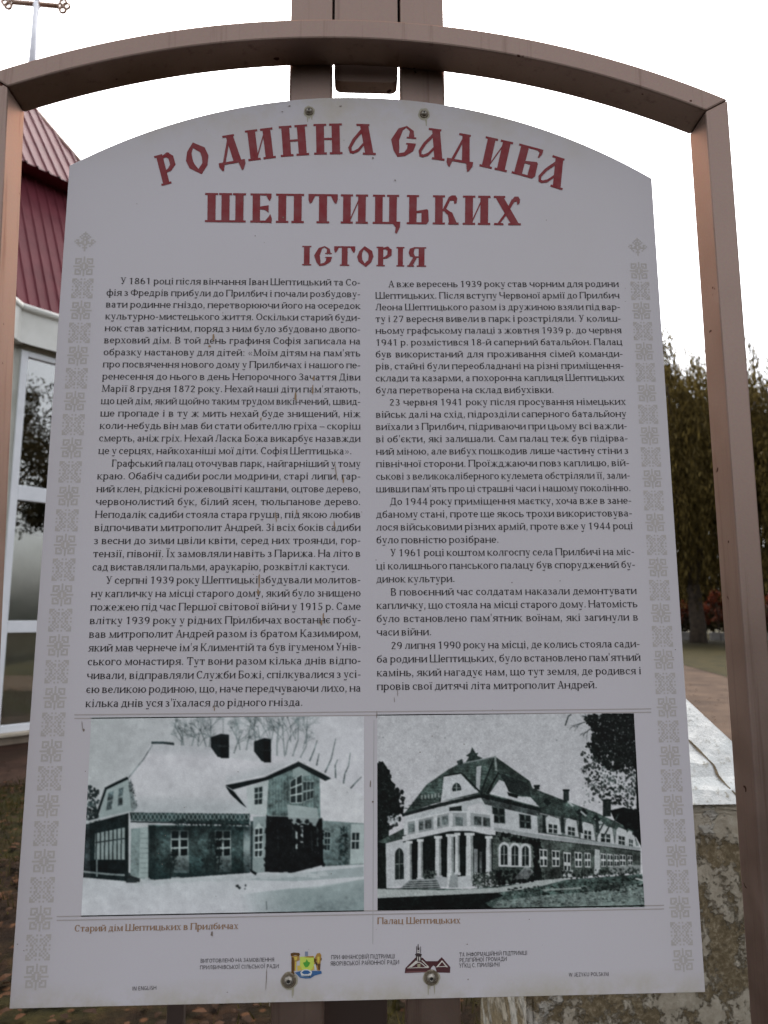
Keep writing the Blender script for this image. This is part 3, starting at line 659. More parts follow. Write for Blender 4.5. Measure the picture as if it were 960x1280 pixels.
    c.poly([(408, 400), (556, 424), (740, 446), (884, 466), (884, 474), (740, 456), (560, 436), (408, 410)], (130, 132, 136)); c.poly([(408, 412), (560, 438), (740, 458), (884, 476), (884, 484), (560, 452), (408, 424)], (26, 32, 32))
    # ground floor of the side, dark under ivy
    c.poly([(400, 412), (560, 440), (740, 458), (884, 480), (884, 548), (740, 556), (560, 572), (404, 590)], (76, 82, 80), tex=16)
    c.specks([(404, 414), (560, 440), (560, 470), (520, 450), (404, 440)], 160, bl, 3, 9, .8); c.specks([(536, 450), (560, 450), (560, 570), (540, 570)], 140, bl, 3, 8, .8)
    c.poly([(420, 470), (440, 448), (528, 454), (536, 530), (424, 530)], (120, 124, 124), .75)
    for x, y in ((442, 450), (477, 452), (511, 454)):
        pts = [(x - 18, y + 78)] + [(x + 18 * math.cos(a), y + 18 - 20 * math.sin(a)) for a in np.linspace(3.14, 0, 12)] + [(x + 18, y + 78)]
        c.poly(pts, (158, 157, 162)); pts = [(x - 11, y + 72)] + [(x + 11 * math.cos(a), y + 20 - 13 * math.sin(a)) for a in np.linspace(3.14, 0, 12)] + [(x + 11, y + 72)]
        c.poly(pts, (38, 44, 44)); c.line([(x, y + 8), (x, y + 72)], 3, (128, 130, 132)); c.line([(x - 10, y + 38), (x + 10, y + 38)], 2.5, (128, 130, 132))
    c.poly([(424, 528), (536, 530), (536, 548), (424, 546)], (66, 74, 72)); c.specks([(406, 540), (540, 540), (536, 582), (410, 588)], 150, bl, 3, 8, .7); c.poly([(516, 520), (538, 545), (520, 566), (470, 570)], (142, 142, 146), .6)
    for q in ([(556, 470), (582, 472), (582, 528), (558, 528)], [(596, 474), (622, 476), (622, 528), (598, 528)], [(634, 480), (658, 482), (658, 558), (636, 558)], [(670, 480), (694, 482), (694, 530), (672, 530)], [(702, 482), (722, 484), (722, 530), (704, 530)],
              [(754, 484), (772, 486), (772, 528), (756, 528)], [(776, 486), (794, 488), (794, 528), (778, 528)], [(798, 488), (814, 490), (814, 528), (800, 528)], [(816, 488), (836, 490), (836, 526), (818, 526)], [(842, 490), (858, 492), (858, 524), (844, 524)]):
        c.window(q, (162, 160, 164), (44, 50, 50), 2, 2, .17)
    c.poly([(736, 470), (752, 474), (754, 550), (734, 556)], (146, 146, 150)); c.poly([(784, 526), (884, 522), (884, 546), (784, 552)], (138, 138, 142), .6); c.poly([(630, 540), (665, 540), (664, 562), (634, 562)], (150, 150, 154))
    c.specks([(560, 545), (880, 530), (880, 556), (560, 575)], 260, (40, 46, 44), 2, 6, .75)
    # porch: dark inside, balcony, columns, steps
    c.poly([(120, 440), (268, 408), (330, 410), (404, 430), (404, 572), (330, 592), (120, 580)], (24, 29, 29), tex=5)
    c.poly([(30, 448), (120, 402), (124, 436), (58, 452)], (60, 68, 66), tex=8); c.poly([(58, 452), (126, 440), (126, 585), (60, 598)], (152, 151, 157))
    pts = [(88, 570)] + [(102 + 14 * math.cos(a), 490 - 22 * math.sin(a)) for a in np.linspace(3.14, 0, 12)] + [(117, 568)]
    c.poly(pts, (44, 50, 50)); c.line([(102, 470), (102, 568)], 2.5, (110, 114, 114)); c.line([(88, 520), (116, 518)], 2.5, (110, 114, 114))
    c.poly([(112, 430), (268, 396), (332, 396), (414, 412), (414, 426), (330, 412), (268, 412), (114, 446)], (164, 161, 167)); c.line([(114, 448), (268, 415), (330, 415), (412, 430)], 4, (50, 56, 56))
    c.poly([(122, 384), (268, 352), (268, 396), (124, 426)], (128, 130, 134)); c.poly([(268, 352), (330, 352), (408, 362), (406, 402), (332, 396), (268, 398)], (132, 133, 138))
    for k in range(5):
        x = 132 + k * 27; y = 382 - k * 6; c.poly([(x, y + 8), (x + 20, y + 4), (x + 20, y + 32), (x, y + 36)], (92, 98, 100), tex=12)
    for x, y in ((284, 362), (344, 360), (374, 364)): c.poly([(x, y + 4), (x + 24, y + 6), (x + 24, y + 34), (x, y + 32)], (84, 90, 92), tex=16)
    for x, y in ((122, 380), (158, 374), (218, 362), (268, 352), (326, 350), (402, 360)): c.poly([(x - 6, y), (x + 7, y - 2), (x + 7, y + 44), (x - 5, y + 46)], (160, 158, 164))
    c.line([(120, 382), (268, 350), (330, 350), (408, 360)], 6, (164, 162, 168))
    for x, yt, yb, wd in ((134, 446, 582, 15), (170, 440, 574, 15), (228, 430, 566, 17), (268, 424, 590, 20), (290, 420, 556, 13), (330, 420, 592, 22), (392, 430, 574, 16)):
        c.poly([(x - wd / 2, yt), (x + wd / 2, yt), (x + wd / 2 + 2, yb), (x - wd / 2 - 2, yb)], (160, 158, 163)); c.poly([(x + wd * .15, yt), (x + wd / 2, yt), (x + wd / 2 + 2, yb), (x + wd * .2, yb)], (112, 116, 118), .8)
        c.rect(x - wd * .75, yt - 2, x + wd * .75, yt + 7, (164, 162, 167)); c.rect(x - wd * .8, yb - 10, x + wd * .85, yb, (156, 154, 160))
    c.poly([(344, 470), (356, 470), (356, 560), (344, 560)], (120, 122, 126)); c.poly([(362, 480), (370, 480), (370, 548), (362, 548)], (100, 104, 106))
    c.poly([(222, 560), (258, 562), (256, 594), (222, 592)], (140, 140, 146)); c.poly([(292, 560), (330, 556), (340, 592), (292, 596)], (150, 149, 155)); c.poly([(268, 556), (292, 552), (292, 596), (262, 596)], (122, 124, 128))
    c.poly([(136, 570), (222, 566), (236, 600), (98, 604)], (126, 128, 132))
    for k in range(4): c.line([(132 - k * 9, 578 + k * 7), (226 + k * 3, 574 + k * 7)], 2.5, (56, 62, 62))
    c.specks([(344, 548), (412, 548), (414, 590), (340, 594)], 150, (60, 66, 64), 2, 7, .8); c.specks([(344, 548), (412, 548), (414, 590), (340, 594)], 60, (140, 140, 142), 2, 4, .7); c.specks([(180, 540), (222, 540), (222, 566), (180, 566)], 60, (80, 86, 84), 2, 5, .7)
    # lawn, drive, long shadow
    c.poly([(30, 598), (330, 600), (560, 576), (890, 552), (900, 664), (30, 672)], (72, 84, 82), tex=14)
    c.poly([(30, 600), (250, 604), (420, 596), (580, 570), (660, 566), (540, 596), (420, 612), (200, 622), (30, 632)], (140, 142, 144), tex=7)
    c.poly([(30, 630), (200, 622), (420, 612), (440, 622), (380, 645), (410, 672), (30, 672)], (22, 26, 26), tex=5)
    c.poly([(420, 640), (560, 622), (760, 606), (896, 580), (900, 664), (400, 668)], (104, 114, 113), tex=14)
    c.specks([(440, 600), (890, 560), (895, 600), (560, 620)], 420, (30, 36, 34), 2, 8, .7, .5); c.specks([(420, 610), (890, 570), (898, 660), (410, 664)], 420, (134, 140, 140), 2, 6, .5, .4); c.specks([(420, 620), (890, 590), (898, 660), (410, 664)], 300, (50, 58, 56), 2, 7, .5, .4)
    c.poly([(560, 602), (690, 594), (694, 600), (570, 606)], (132, 136, 136), .8); c.line([(868, 566), (898, 574)], 5, (150, 150, 152))
    # overhanging branches, top right
    crown = [(700, 42), (760, 32), (866, 30), (874, 215), (840, 200), (790, 215), (745, 190), (712, 130), (735, 90)]
    c.poly([(760, 34), (866, 30), (872, 190), (800, 180), (745, 140)], (24, 28, 27), .85, tex=8)
    c.specks(crown, 1100, (20, 24, 23), 3, 9, .85); c.specks(crown, 240, (116, 116, 120), 1, 4, .6)
    c.specks([(690, 130), (760, 150), (870, 190), (878, 300), (850, 340), (780, 320), (735, 300), (700, 230)], 520, (34, 40, 38), 2, 7, .7)
    c.specks([(690, 200), (760, 200), (870, 220), (880, 330), (700, 330)], 200, (70, 76, 76), 2, 4, .6)
    for x, y, a in ((690, 60, 3.4), (700, 80, 3.8), (720, 50, 3.2), (705, 190, 3.9), (720, 240, 4.1)): c.twigs(x + 30, y - 5, a, 38, 3, (52, 58, 58), 2, .7)
    c.line([(640, 70), (650, 40), (660, 34)], 4, (80, 86, 88)); c.line([(868, 30), (878, 440)], 8, (18, 22, 22))
    c.specks([(790, 345), (880, 340), (884, 440), (840, 408)], 160, bl, 3, 8, .8)
    c.specks([(30, 60), (640, 40), (600, 160), (40, 180)], 14, (100, 102, 106), 1, 3, .7)
    c.contrast(.6, 146)
    c.blotch(3.5, 12); c.blotch(5, 4); c.blur(4); c.a += rng.normal(0, 9, c.a.shape[:2])[..., None]; c.blur(1)
    return c

def photo_print(name, canvas, off, quad, nx, ny, parent, mat):
    """quad: the print's corners in the crop the shapes were read from (tl, tr, br, bl)"""
    k = 370 / 960.0
    cor = [np.array(xz(off[0] + q[0] * k, off[1] + q[1] * k)) for q in quad]
    U, V = np.meshgrid(np.linspace(0, 1, nx), np.linspace(0, 1, ny))
    Pp = ((cor[0] * (1 - U[..., None]) + cor[1] * U[..., None]) * (1 - V[..., None]) + (cor[3] * (1 - U[..., None]) + cor[2] * U[..., None]) * V[..., None])
    # back to crop pixels, to read the drawing
    P3 = np.stack([Pp[..., 0], np.zeros_like(U), Pp[..., 1]], -1) - CAM
    z = P3 @ AX_F; cx = (480 + F_PX * (P3 @ AX_R) / z - off[0]) / k; cyy = (640 - F_PX * (P3 @ AX_U) / z - off[1]) / k
    ix = np.clip(cx, 0, canvas.W - 2); iy = np.clip(cyy, 0, canvas.Hh - 2); jx, jy = ix.astype(int), iy.astype(int); fx, fy = (ix - jx)[..., None], (iy - jy)[..., None]
    A = canvas.a
    val = (A[jy, jx] * (1 - fx) + A[jy, jx + 1] * fx) * (1 - fy) + (A[jy + 1, jx] * (1 - fx) + A[jy + 1, jx + 1] * fx) * fy
    val = np.clip(val, 6, 180) / 255.0
    lv = np.where(val <= 0.04045, val / 12.92, ((val + 0.055) / 1.055) ** 2.4) / np.array(PT) * PANEL_ALB
    lv = np.clip(lv, 0.004, 0.85)
    off3 = Vector(parent_loc(parent))
    co = np.stack([Pp[..., 0] - off3.x, np.full_like(U, -0.0003 - off3.y), Pp[..., 1] - off3.z], -1).reshape(-1, 3).astype(np.float32)
    me = bpy.data.meshes.new(name)
    i = (np.arange(ny - 1)[:, None] * nx + np.arange(nx - 1)[None]).ravel()
    f = np.stack([i, i + nx, i + nx + 1, i + 1], -1).astype(np.int32)
    me.vertices.add(len(co)); me.vertices.foreach_set('co', co.ravel())
    me.loops.add(f.size); me.loops.foreach_set('vertex_index', f.ravel())
    me.polygons.add(len(f)); me.polygons.foreach_set('loop_start', np.arange(0, f.size, 4, dtype=np.int32)); me.polygons.foreach_set('loop_total', np.full(len(f), 4, np.int32))
    me.update(calc_edges=True); me.validate()
    ca = me.color_attributes.new('ink', 'FLOAT_COLOR', 'POINT')
    ca.data.foreach_set('color', np.concatenate([lv.reshape(-1, 3), np.ones((nx * ny, 1))], 1).astype(np.float32).ravel())
    me.materials.append(mat)
    o = bpy.data.objects.new(name, me); return link(o, parent)
# ------------------------------------------------------------------ materials of the setting
def ground_mat():
    m, t, p = new_mat('leafy_soil')
    tc = node(t, 'ShaderNodeTexCoord')
    n1 = node(t, 'ShaderNodeTexNoise', Scale=0.55, Detail=7.0, Roughness=0.65); n2 = node(t, 'ShaderNodeTexNoise', Scale=9.0, Detail=8.0, Roughness=0.7)
    v = node(t, 'ShaderNodeTexVoronoi', Scale=13.0)
    for n in (n1, n2, v): t.links.new(tc.outputs['Object'], n.inputs['Vector'])
    a = ramp(t, n2.outputs['Fac'], [(0.32, (0.004, 0.0022, 0.0012)), (0.5, (0.009, 0.005, 0.0028)), (0.68, (0.024, 0.012, 0.006))])
    g = ramp(t, n2.outputs['Fac'], [(0.35, (0.006, 0.006, 0.002)), (0.62, (0.020, 0.017, 0.005))])
    f = ramp(t, n1.outputs['Fac'], [(0.46, 0), (0.56, 1)])
    c = mixc(t, f.outputs[0], a.outputs[0], g.outputs[0])
    lf = ramp(t, v.outputs['Distance'], [(0.16, 1), (0.24, 0)])
    hv = node(t, 'ShaderNodeHueSaturation', Saturation=0.9); hv.inputs['Color'].default_value = (0.16, 0.075, 0.035, 1)
    c = mixc(t, lf.outputs[0], c, (0.05, 0.024, 0.012)); t.links.new(c, p.inputs['Base Color'])
    p.inputs['Roughness'].default_value = 0.95; p.inputs['Specular IOR Level'].default_value = 0.05
    b = node(t, 'ShaderNodeBump', Strength=0.7, Distance=0.03); t.links.new(n2.outputs['Fac'], b.inputs['Height']); t.links.new(b.outputs[0], p.inputs['Normal'])
    return m
M_ground = ground_mat()
M_path = noisy('worn_paving', (0.042, 0.026, 0.017), (0.066, 0.043, 0.029), scale=1.6, rough=0.85, bump=0.3, bscale=30, c3=(0.034, 0.021, 0.014), scale3=0.7)
M_walk = noisy('earth_walk', (0.018, 0.009, 0.006), (0.036, 0.019, 0.013), scale=3.0, rough=0.9, bump=0.6, bscale=16, c3=(0.02, 0.011, 0.007), scale3=1.2)
M_grass = noisy('short_grass', (0.013, 0.012, 0.004), (0.034, 0.026, 0.008), scale=2.0, rough=0.9, bump=0.5, bscale=25)

def paint_mat():
    m, t, p = new_mat('taupe_frame_paint')
    tc = node(t, 'ShaderNodeTexCoord')
    n = node(t, 'ShaderNodeTexNoise', Scale=7.0, Detail=6.0, Roughness=0.6); n2 = node(t, 'ShaderNodeTexNoise', Scale=260.0, Detail=3.0)
    vo = node(t, 'ShaderNodeTexNoise', Scale=38.0, Detail=2.0)
    for k in (n, n2, vo): t.links.new(tc.outputs['Object'], k.inputs['Vector'])
    r = ramp(t, n.outputs['Fac'], [(0.3, (0.232, 0.167, 0.140)), (0.7, (0.280, 0.205, 0.173))])
    c = mixc(t, 0.10, r.outputs[0], n2.outputs['Color'], 'OVERLAY')
    mp = node(t, 'ShaderNodeMapping'); mp.inputs['Scale'].default_value = (60, 60, 1.6); t.links.new(tc.outputs['Object'], mp.inputs['Vector'])
    ns = node(t, 'ShaderNodeTexNoise', Scale=1.0, Detail=6.0, Roughness=0.7); t.links.new(mp.outputs[0], ns.inputs['Vector'])
    rs_ = ramp(t, ns.outputs['Fac'], [(0.56, 0), (0.74, 0.55)]); c = mixc(t, rs_.outputs[0], c, (0.10, 0.055, 0.042))   # runs of grime
    rr_ = ramp(t, n.outputs['Fac'], [(0.3, 0.38), (0.7, 0.54)]); t.links.new(rr_.outputs[0], p.inputs['Roughness'])
    sp = ramp(t, vo.outputs['Fac'], [(0.735, 0), (0.755, 1)])
    c = mixc(t, sp.outputs[0], c, (0.05, 0.022, 0.016)); t.links.new(c, p.inputs['Base Color'])
    p.inputs['Roughness'].default_value = 0.40; p.inputs['Metallic'].default_value = 0.88; p.inputs['Specular IOR Level'].default_value = 0.15; p.inputs['Specular Tint'].default_value = (0.30, 0.19, 0.15, 1)
    b = node(t, 'ShaderNodeBump', Strength=0.12, Distance=0.001); t.links.new(n2.outputs['Fac'], b.inputs['Height']); t.links.new(b.outputs[0], p.inputs['Normal'])
    return m
M_paint = paint_mat()
M_dark = plain('dark_brown_steel', (0.045, 0.030, 0.025), 0.6, 0.2)
M_steel = noisy('weathered_zinc', (0.20, 0.18, 0.15), (0.42, 0.39, 0.34), scale=300, rough=0.42, metallic=0.75)
M_hole = plain('bolt_socket', (0.012, 0.010, 0.010), 0.8)
M_wash = noisy('rusty_washer', (0.10, 0.075, 0.045), (0.24, 0.20, 0.15), scale=260, rough=0.6, metallic=0.35)

def board_mat():
    m, t, p = new_mat('white_board_film')
    tc = node(t, 'ShaderNodeTexCoord')
    n = node(t, 'ShaderNodeTexNoise', Scale=2.2, Detail=6.0, Roughness=0.6); n2 = node(t, 'ShaderNodeTexNoise', Scale=420.0, Detail=2.0)
    n3 = node(t, 'ShaderNodeTexNoise', Scale=10.0, Detail=8.0, Roughness=0.7); n4 = node(t, 'ShaderNodeTexNoise', Scale=75.0, Detail=3.0)
    for k in (n, n2, n3, n4): t.links.new(tc.outputs['Object'], k.inputs['Vector'])
    W = PANEL_ALB
    r = ramp(t, n.outputs['Fac'], [(0.3, (W * .985, W * .93, W * .955)), (0.7, (W * 1.02, W * .97, W * 1.025))])
    sx = node(t, 'ShaderNodeSeparateXYZ'); t.links.new(tc.outputs['Object'], sx.inputs[0])
    mr = node(t, 'ShaderNodeMapRange'); mr.inputs[1].default_value = PANEL_Z + 0.035; mr.inputs[2].default_value = PANEL_Z + 0.002; t.links.new(sx.outputs['Z'], mr.inputs[0])
    d = ramp(t, n3.outputs['Fac'], [(0.40, 0), (0.72, 1)])
    mm = node(t, 'ShaderNodeMath', operation='MULTIPLY'); t.links.new(mr.outputs[0], mm.inputs[0]); t.links.new(d.outputs[0], mm.inputs[1])
    c = mixc(t, mm.outputs[0], r.outputs[0], (0.40, 0.36, 0.24))          # algae and splash dirt creeping up from the lower edge
    mt = node(t, 'ShaderNodeMapRange'); mt.inputs[1].default_value = PANEL_Z + 1.30; mt.inputs[2].default_value = PANEL_Z + 1.42; t.links.new(sx.outputs['Z'], mt.inputs[0])
    mq = node(t, 'ShaderNodeMath', operation='MULTIPLY'); t.links.new(mt.outputs[0], mq.inputs[0]); t.links.new(d.outputs[0], mq.inputs[1])
    c = mixc(t, mq.outputs[0], c, (0.50, 0.45, 0.38))                      # grime washed down from the arch
    sp = ramp(t, n4.outputs['Fac'], [(0.80, 0), (0.83, 0.6)])
    c = mixc(t, sp.outputs[0], c, (0.30, 0.26, 0.22))
    c = mixc(t, 0.05, c, n2.outputs['Color'], 'OVERLAY'); t.links.new(c, p.inputs['Base Color'])
    p.inputs['Roughness'].default_value = 0.5; p.inputs['Specular IOR Level'].default_value = 0.12
    b = node(t, 'ShaderNodeBump', Strength=0.04, Distance=0.004); t.links.new(n.outputs['Fac'], b.inputs['Height']); t.links.new(b.outputs[0], p.inputs['Normal'])
    return m
M_board = board_mat()
def ink_mat(name, rgb, wear=0.12):
    c = ink(*rgb); m, t, p = new_mat(name)
    tc = node(t, 'ShaderNodeTexCoord'); n = node(t, 'ShaderNodeTexNoise', Scale=60.0, Detail=4.0); t.links.new(tc.outputs['Object'], n.inputs['Vector'])
    r = ramp(t, n.outputs['Fac'], [(0.3, c), (0.75, tuple(x * (1 - wear) + PANEL_ALB * wear * .6 for x in c))])
    t.links.new(r.outputs[0], p.inputs['Base Color']); p.inputs['Roughness'].default_value = 0.5; p.inputs['Specular IOR Level'].default_value = 0.2
    return m
for m_ in (M_path, M_walk, M_grass): m_.node_tree.nodes['Principled BSDF'].inputs['Specular IOR Level'].default_value = 0.08
M_red = ink_mat('red_ink', (94, 20, 26)); M_black = ink_mat('black_ink', (32, 27, 29), .04); M_tan = ink_mat('tan_ink', (112, 84, 64), .05); M_small = ink_mat('grey_ink', (48, 43, 46), .05)
M_orn = ink_mat('faded_ornament_ink', (140, 131, 132), 0.3); M_rule = ink_mat('rule_ink', (130, 120, 122), 0.3)
def print_mat():
    m, t, p = new_mat('photo_print_ink')
    a = node(t, 'ShaderNodeVertexColor', layer_name='ink'); t.links.new(a.outputs['Color'], p.inputs['Base Color']); p.inputs['Roughness'].default_value = 0.5; p.inputs['Specular IOR Level'].default_value = 0.2
    return m
M_photo = print_mat()
E_ = {}
def em(name, rgb):
    if name not in E_: E_[name] = ink_mat('emblem_' + name, rgb, 0.05)
    return E_[name]

# ------------------------------------------------------------------ ground
GROUND_FAR = 600
g = MB(); g.add([(-GROUND_FAR, -80, 0), (GROUND_FAR, -80, 0), (GROUND_FAR, GROUND_FAR, 0), (-GROUND_FAR, GROUND_FAR, 0)], [[0, 1, 2, 3]])
tag(g.build('ground', M_ground), kind='structure')
# the paved path crossing behind the board, and the lawn on its far right
def strip(name, pts, z, mat):
    o = MB(); o.add([(x, y, z) for x, y in pts], [list(range(len(pts)))]); return tag(o.build(name, mat), kind='structure')
pe1, pe2 = at_z(856, 832, 0), at_z(912, 848, 0)
ed = (pe1 - pe2) / np.linalg.norm(pe1 - pe2)
near, far = pe2 - ed * 14.5, pe1 + ed * 1.5
strip('path', [(near[0] - 4.6, near[1]), (near[0], near[1]), (far[0], far[1]), (far[0] - 30, far[1] + 3), (far[0] - 30, far[1] - 2.5), (far[0] - 4.6, far[1] - 3)], 0.008, M_path)
strip('lawn', [(near[0] + 0.06, near[1]), (60, near[1]), (60, 90), (-40, 90), (-40, far[1] + 6), (far[0] - 8, far[1] + 0.3), (far[0] + .06, far[1])], 0.004, M_grass)

# ------------------------------------------------------------------ the information board
board = empty('information_board', (0, 0, 0))
tag(board, 'white arched information board with red heading and two old photographs on a taupe steel stand', 'information board')
HALF = 0.5
p0, p1, p2 = np.array(xz(87.5, 208)), np.array(xz(452, 121.8)), np.array(xz(815.5, 222))
def circle3(a, b, c):
    A = np.array([[b[0] - a[0], b[1] - a[1]], [c[0] - a[0], c[1] - a[1]]]) * 2
    rhs = np.array([b @ b - a @ a, c @ c - a @ a]); o = np.linalg.solve(A, rhs); return o, np.linalg.norm(a - o)
def arc3(a, b, c, n):
    o, r = circle3(np.array(a), np.array(b), np.array(c)); a0 = math.atan2(a[1] - o[1], a[0] - o[0]); a1 = math.atan2(c[1] - o[1], c[0] - o[0])
    return [(o[0] + r * math.cos(a0 + (a1 - a0) * k / n), o[1] + r * math.sin(a0 + (a1 - a0) * k / n)) for k in range(n + 1)]
zt = (p0[1] + p2[1]) / 2
arcp = arc3((-HALF, zt), (0.0, p1[1]), (HALF, zt), 40)
pm = MB(); pm.prism([(HALF, PANEL_Z), (-HALF, PANEL_Z)] + arcp, 0.0, 0.004)
panel = pm.build('panel', M_board, board, bevel=0.0006, seg=1)

# heading
def disp_letter(pr, ch, cx, cy, wpx, hpx, rot):
    adv, prims = DISP[ch]
    ex = (math.cos(R(rot)), math.sin(R(rot))); ey = (-math.sin(R(rot)), math.cos(R(rot)))   # pixel frame, y down
    def fn(a, b):
        u, v = (a / adv - 0.5) * wpx, (0.5 - b) * hpx
        return xz(cx + u * ex[0] + v * ey[0], cy + u * ex[1] + v * ey[1])
    pr.glyph(prims, fn)
ARC = (('Р', 209, 211, 24), ('О', 246.5, 197.5, 29), ('Д', 287.5, 188, 33), ('И', 325.5, 180.5, 34.5), ('Н', 367.5, 176, 35.5), ('Н', 410, 174, 35.5), ('А', 452.5, 174.3, 34),
       ('С', 504, 176.5, 32), ('А', 540.8, 180, 33), ('Д', 577.5, 186.5, 33), ('И', 620.3, 193, 35), ('Б', 659.2, 202, 31), ('А', 692, 214.5, 33))
for part in (ARC[:7], ARC[7:]):
    hd = Print()
    for ch, cx, cy, wp in part: disp_letter(hd, ch, cx, cy, wp, 38.5, (cx - 430) * 0.066)
    hd.build('heading_lettering', M_red, panel)
hd = Print()
for ch, a, b in (('Ш', 256.4, 307.4), ('Е', 313, 340), ('П', 345, 380), ('Т', 385.5, 422), ('И', 426, 460), ('Ц', 466, 500.5), ('Ь', 508.5, 536), ('К', 541, 573.5), ('И', 578.5, 613), ('Х', 617, 650.5)):
    m_ = (a + b) / 2; disp_letter(hd, ch, m_, 259.5 + (m_ - 258) * .0103, b - a, 36.5, 0.6)
hd.build('heading_lettering', M_red, panel)
hd = Print()
for ch, a, b in (('І', 377.7, 389.3), ('С', 392, 415), ('Т', 417.6, 444), ('О', 446.4, 466.8), ('Р', 470.6, 490), ('І', 495.4, 505.6), ('Я', 509, 532.7)):
    m_ = (a + b) / 2; disp_letter(hd, ch, m_, 319.6 + (m_ - 380) * .012, b - a, 24.5, 0.6)
hd.build('heading_lettering', M_red, panel)

# body text
LEFT = """>У 1861 році після вінчання Іван Шептицький та Со-
фія з Фредрів прибули до Прилбич і почали розбудову-
вати родинне гніздо, перетворюючи його на осередок
культурно-мистецького життя. Оскільки старий буди-
нок став затісним, поряд з ним було збудовано двопо-
верховий дім. В той день графиня Софія записала на
образку настанову для дітей: «Моїм дітям на пам'ять
про посвячення нового дому у Прилбичах і нашого пе-
ренесення до нього в день Непорочного Зачаття Діви
Марії 8 грудня 1872 року. Нехай наші діти пам'ятають,
що цей дім, який щойно таким трудом викінчений, швид-
ше пропаде і в ту ж мить нехай буде знищений, ніж
коли-небудь він мав би стати обителлю гріха – скоріш
смерть, аніж гріх. Нехай Ласка Божа викарбує назавжди
~439.8~це у серцях, найкоханіші мої діти. Софія Шептицька».
>Графський палац оточував парк, найгарніший у тому
краю. Обабіч садиби росли модрини, старі липи, гар-
ний клен, рідкісні рожевоцвіті каштани, оцтове дерево,
червонолистий бук, білий ясен, тюльпанове дерево.
Неподалік садиби стояла стара груша, під якою любив
відпочивати митрополит Андрей. Зі всіх боків садиби
з весни до зими цвіли квіти, серед них троянди, гор-
тензії, півонії. Їх замовляли навіть з Парижа. На літо в
~437~сад виставляли пальми, араукарію, розквітлі кактуси.
>У серпні 1939 року Шептицькі збудували молитов-
ну капличку на місці старого дому, який було знищено
пожежею під час Першої світової війни у 1915 р. Саме
влітку 1939 року у рідних Прилбичах востаннє побу-
вав митрополит Андрей разом із братом Казимиром,
який мав чернече ім'я Климентій та був ігуменом Унів-
ського монастиря. Тут вони разом кілька днів відпо-
чивали, відправляли Служби Божі, спілкувалися з усі-
єю великою родиною, що, наче передчуваючи лихо, на
~378~кілька днів уся з'їхалася до рідного гнізда.""".split('\n')
RIGHT = """>А вже вересень 1939 року став чорним для родини
Шептицьких. Після вступу Червоної армії до Прилбич
Леона Шептицького разом із дружиною взяли під вар-
ту і 27 вересня вивели в парк і розстріляли. У колиш-
ньому графському палаці з жовтня 1939 р. до червня
1941 р. розмістився 18-й саперний батальйон. Палац
був використаний для проживання сімей команди-
рів, стайні були переобладнані на різні приміщення-
склади та казарми, а похоронна каплиця Шептицьких
~692~була перетворена на склад вибухівки.
>23 червня 1941 року після просування німецьких
військ далі на схід, підрозділи саперного батальйону
виїхали з Прилбич, підриваючи при цьому всі важли-
ві об'єкти, які залишали. Сам палац теж був підірва-
ний міною, але вибух пошкодив лише частину стіни з
північної сторони. Проїжджаючи повз каплицю, вій-
ськові з великокаліберного кулемета обстріляли її, зали-
шивши пам'ять про ці страшні часи і нашому поколінню.
>До 1944 року приміщення маєтку, хоча вже в зане-
дбаному стані, проте ще якось трохи використовува-
лося військовими різних армій, проте вже у 1944 році
~623~було повністю розібране.
>У 1961 році коштом колгоспу села Прилбичі на міс-
ці колишнього панського палацу був споруджений бу-
~568~динок культури.
>В повоєнний час солдатам наказали демонтувати
капличку, що стояла на місці старого дому. Натомість
було встановлено пам'ятник воїнам, які загинули в
~539~часи війни.
>29 липня 1990 року на місці, де колись стояла сади-
ба родини Шептицьких, було встановлено пам'ятний
камінь, який нагадує нам, що тут земля, де родився і
~746~провів свої дитячі літа митрополит Андрей.""".split('\n')
def column(name, lines, tl, bl, tr, br, indent):
    """tl .. br: pixel ends of the first and last baselines"""
    P = [np.array(xz(*q)) for q in (tl, bl, tr, br)]; n = len(lines) - 1; pr = Print()
    pitch = np.linalg.norm(P[0] - P[1]) / n; size = pitch / 1.19
    for i, ln in enumerate(lines):
        a = P[0] + (P[1] - P[0]) * i / n; b = P[2] + (P[3] - P[2]) * i / n
        if ln[0] == '>': a = a + (b - a) * indent; ln = ln[1:]
        elif ln[0] == '~':
            _, xe, ln = ln.split('~')
            ya = tl[1] + (bl[1] - tl[1]) * i / n; full = tr[0] + (br[0] - tr[0]) * i / n; l0 = tl[0] + (bl[0] - tl[0]) * i / n
            b = a + (b - a) * (float(xe) - l0) / (full - l0)
        pr.text(FONT, ln, a, b, size)
    return pr.build(name, M_black, panel)
column('body_text', LEFT, (133.6, 355.0), (106.5, 883.8), (450.7, 357.0), (451.3, 881.8), 0.052)
column('body_text', RIGHT, (469.0, 359.0), (470.8, 862.5), (773.8, 358.6), (803.0, 859.8), 0.053)

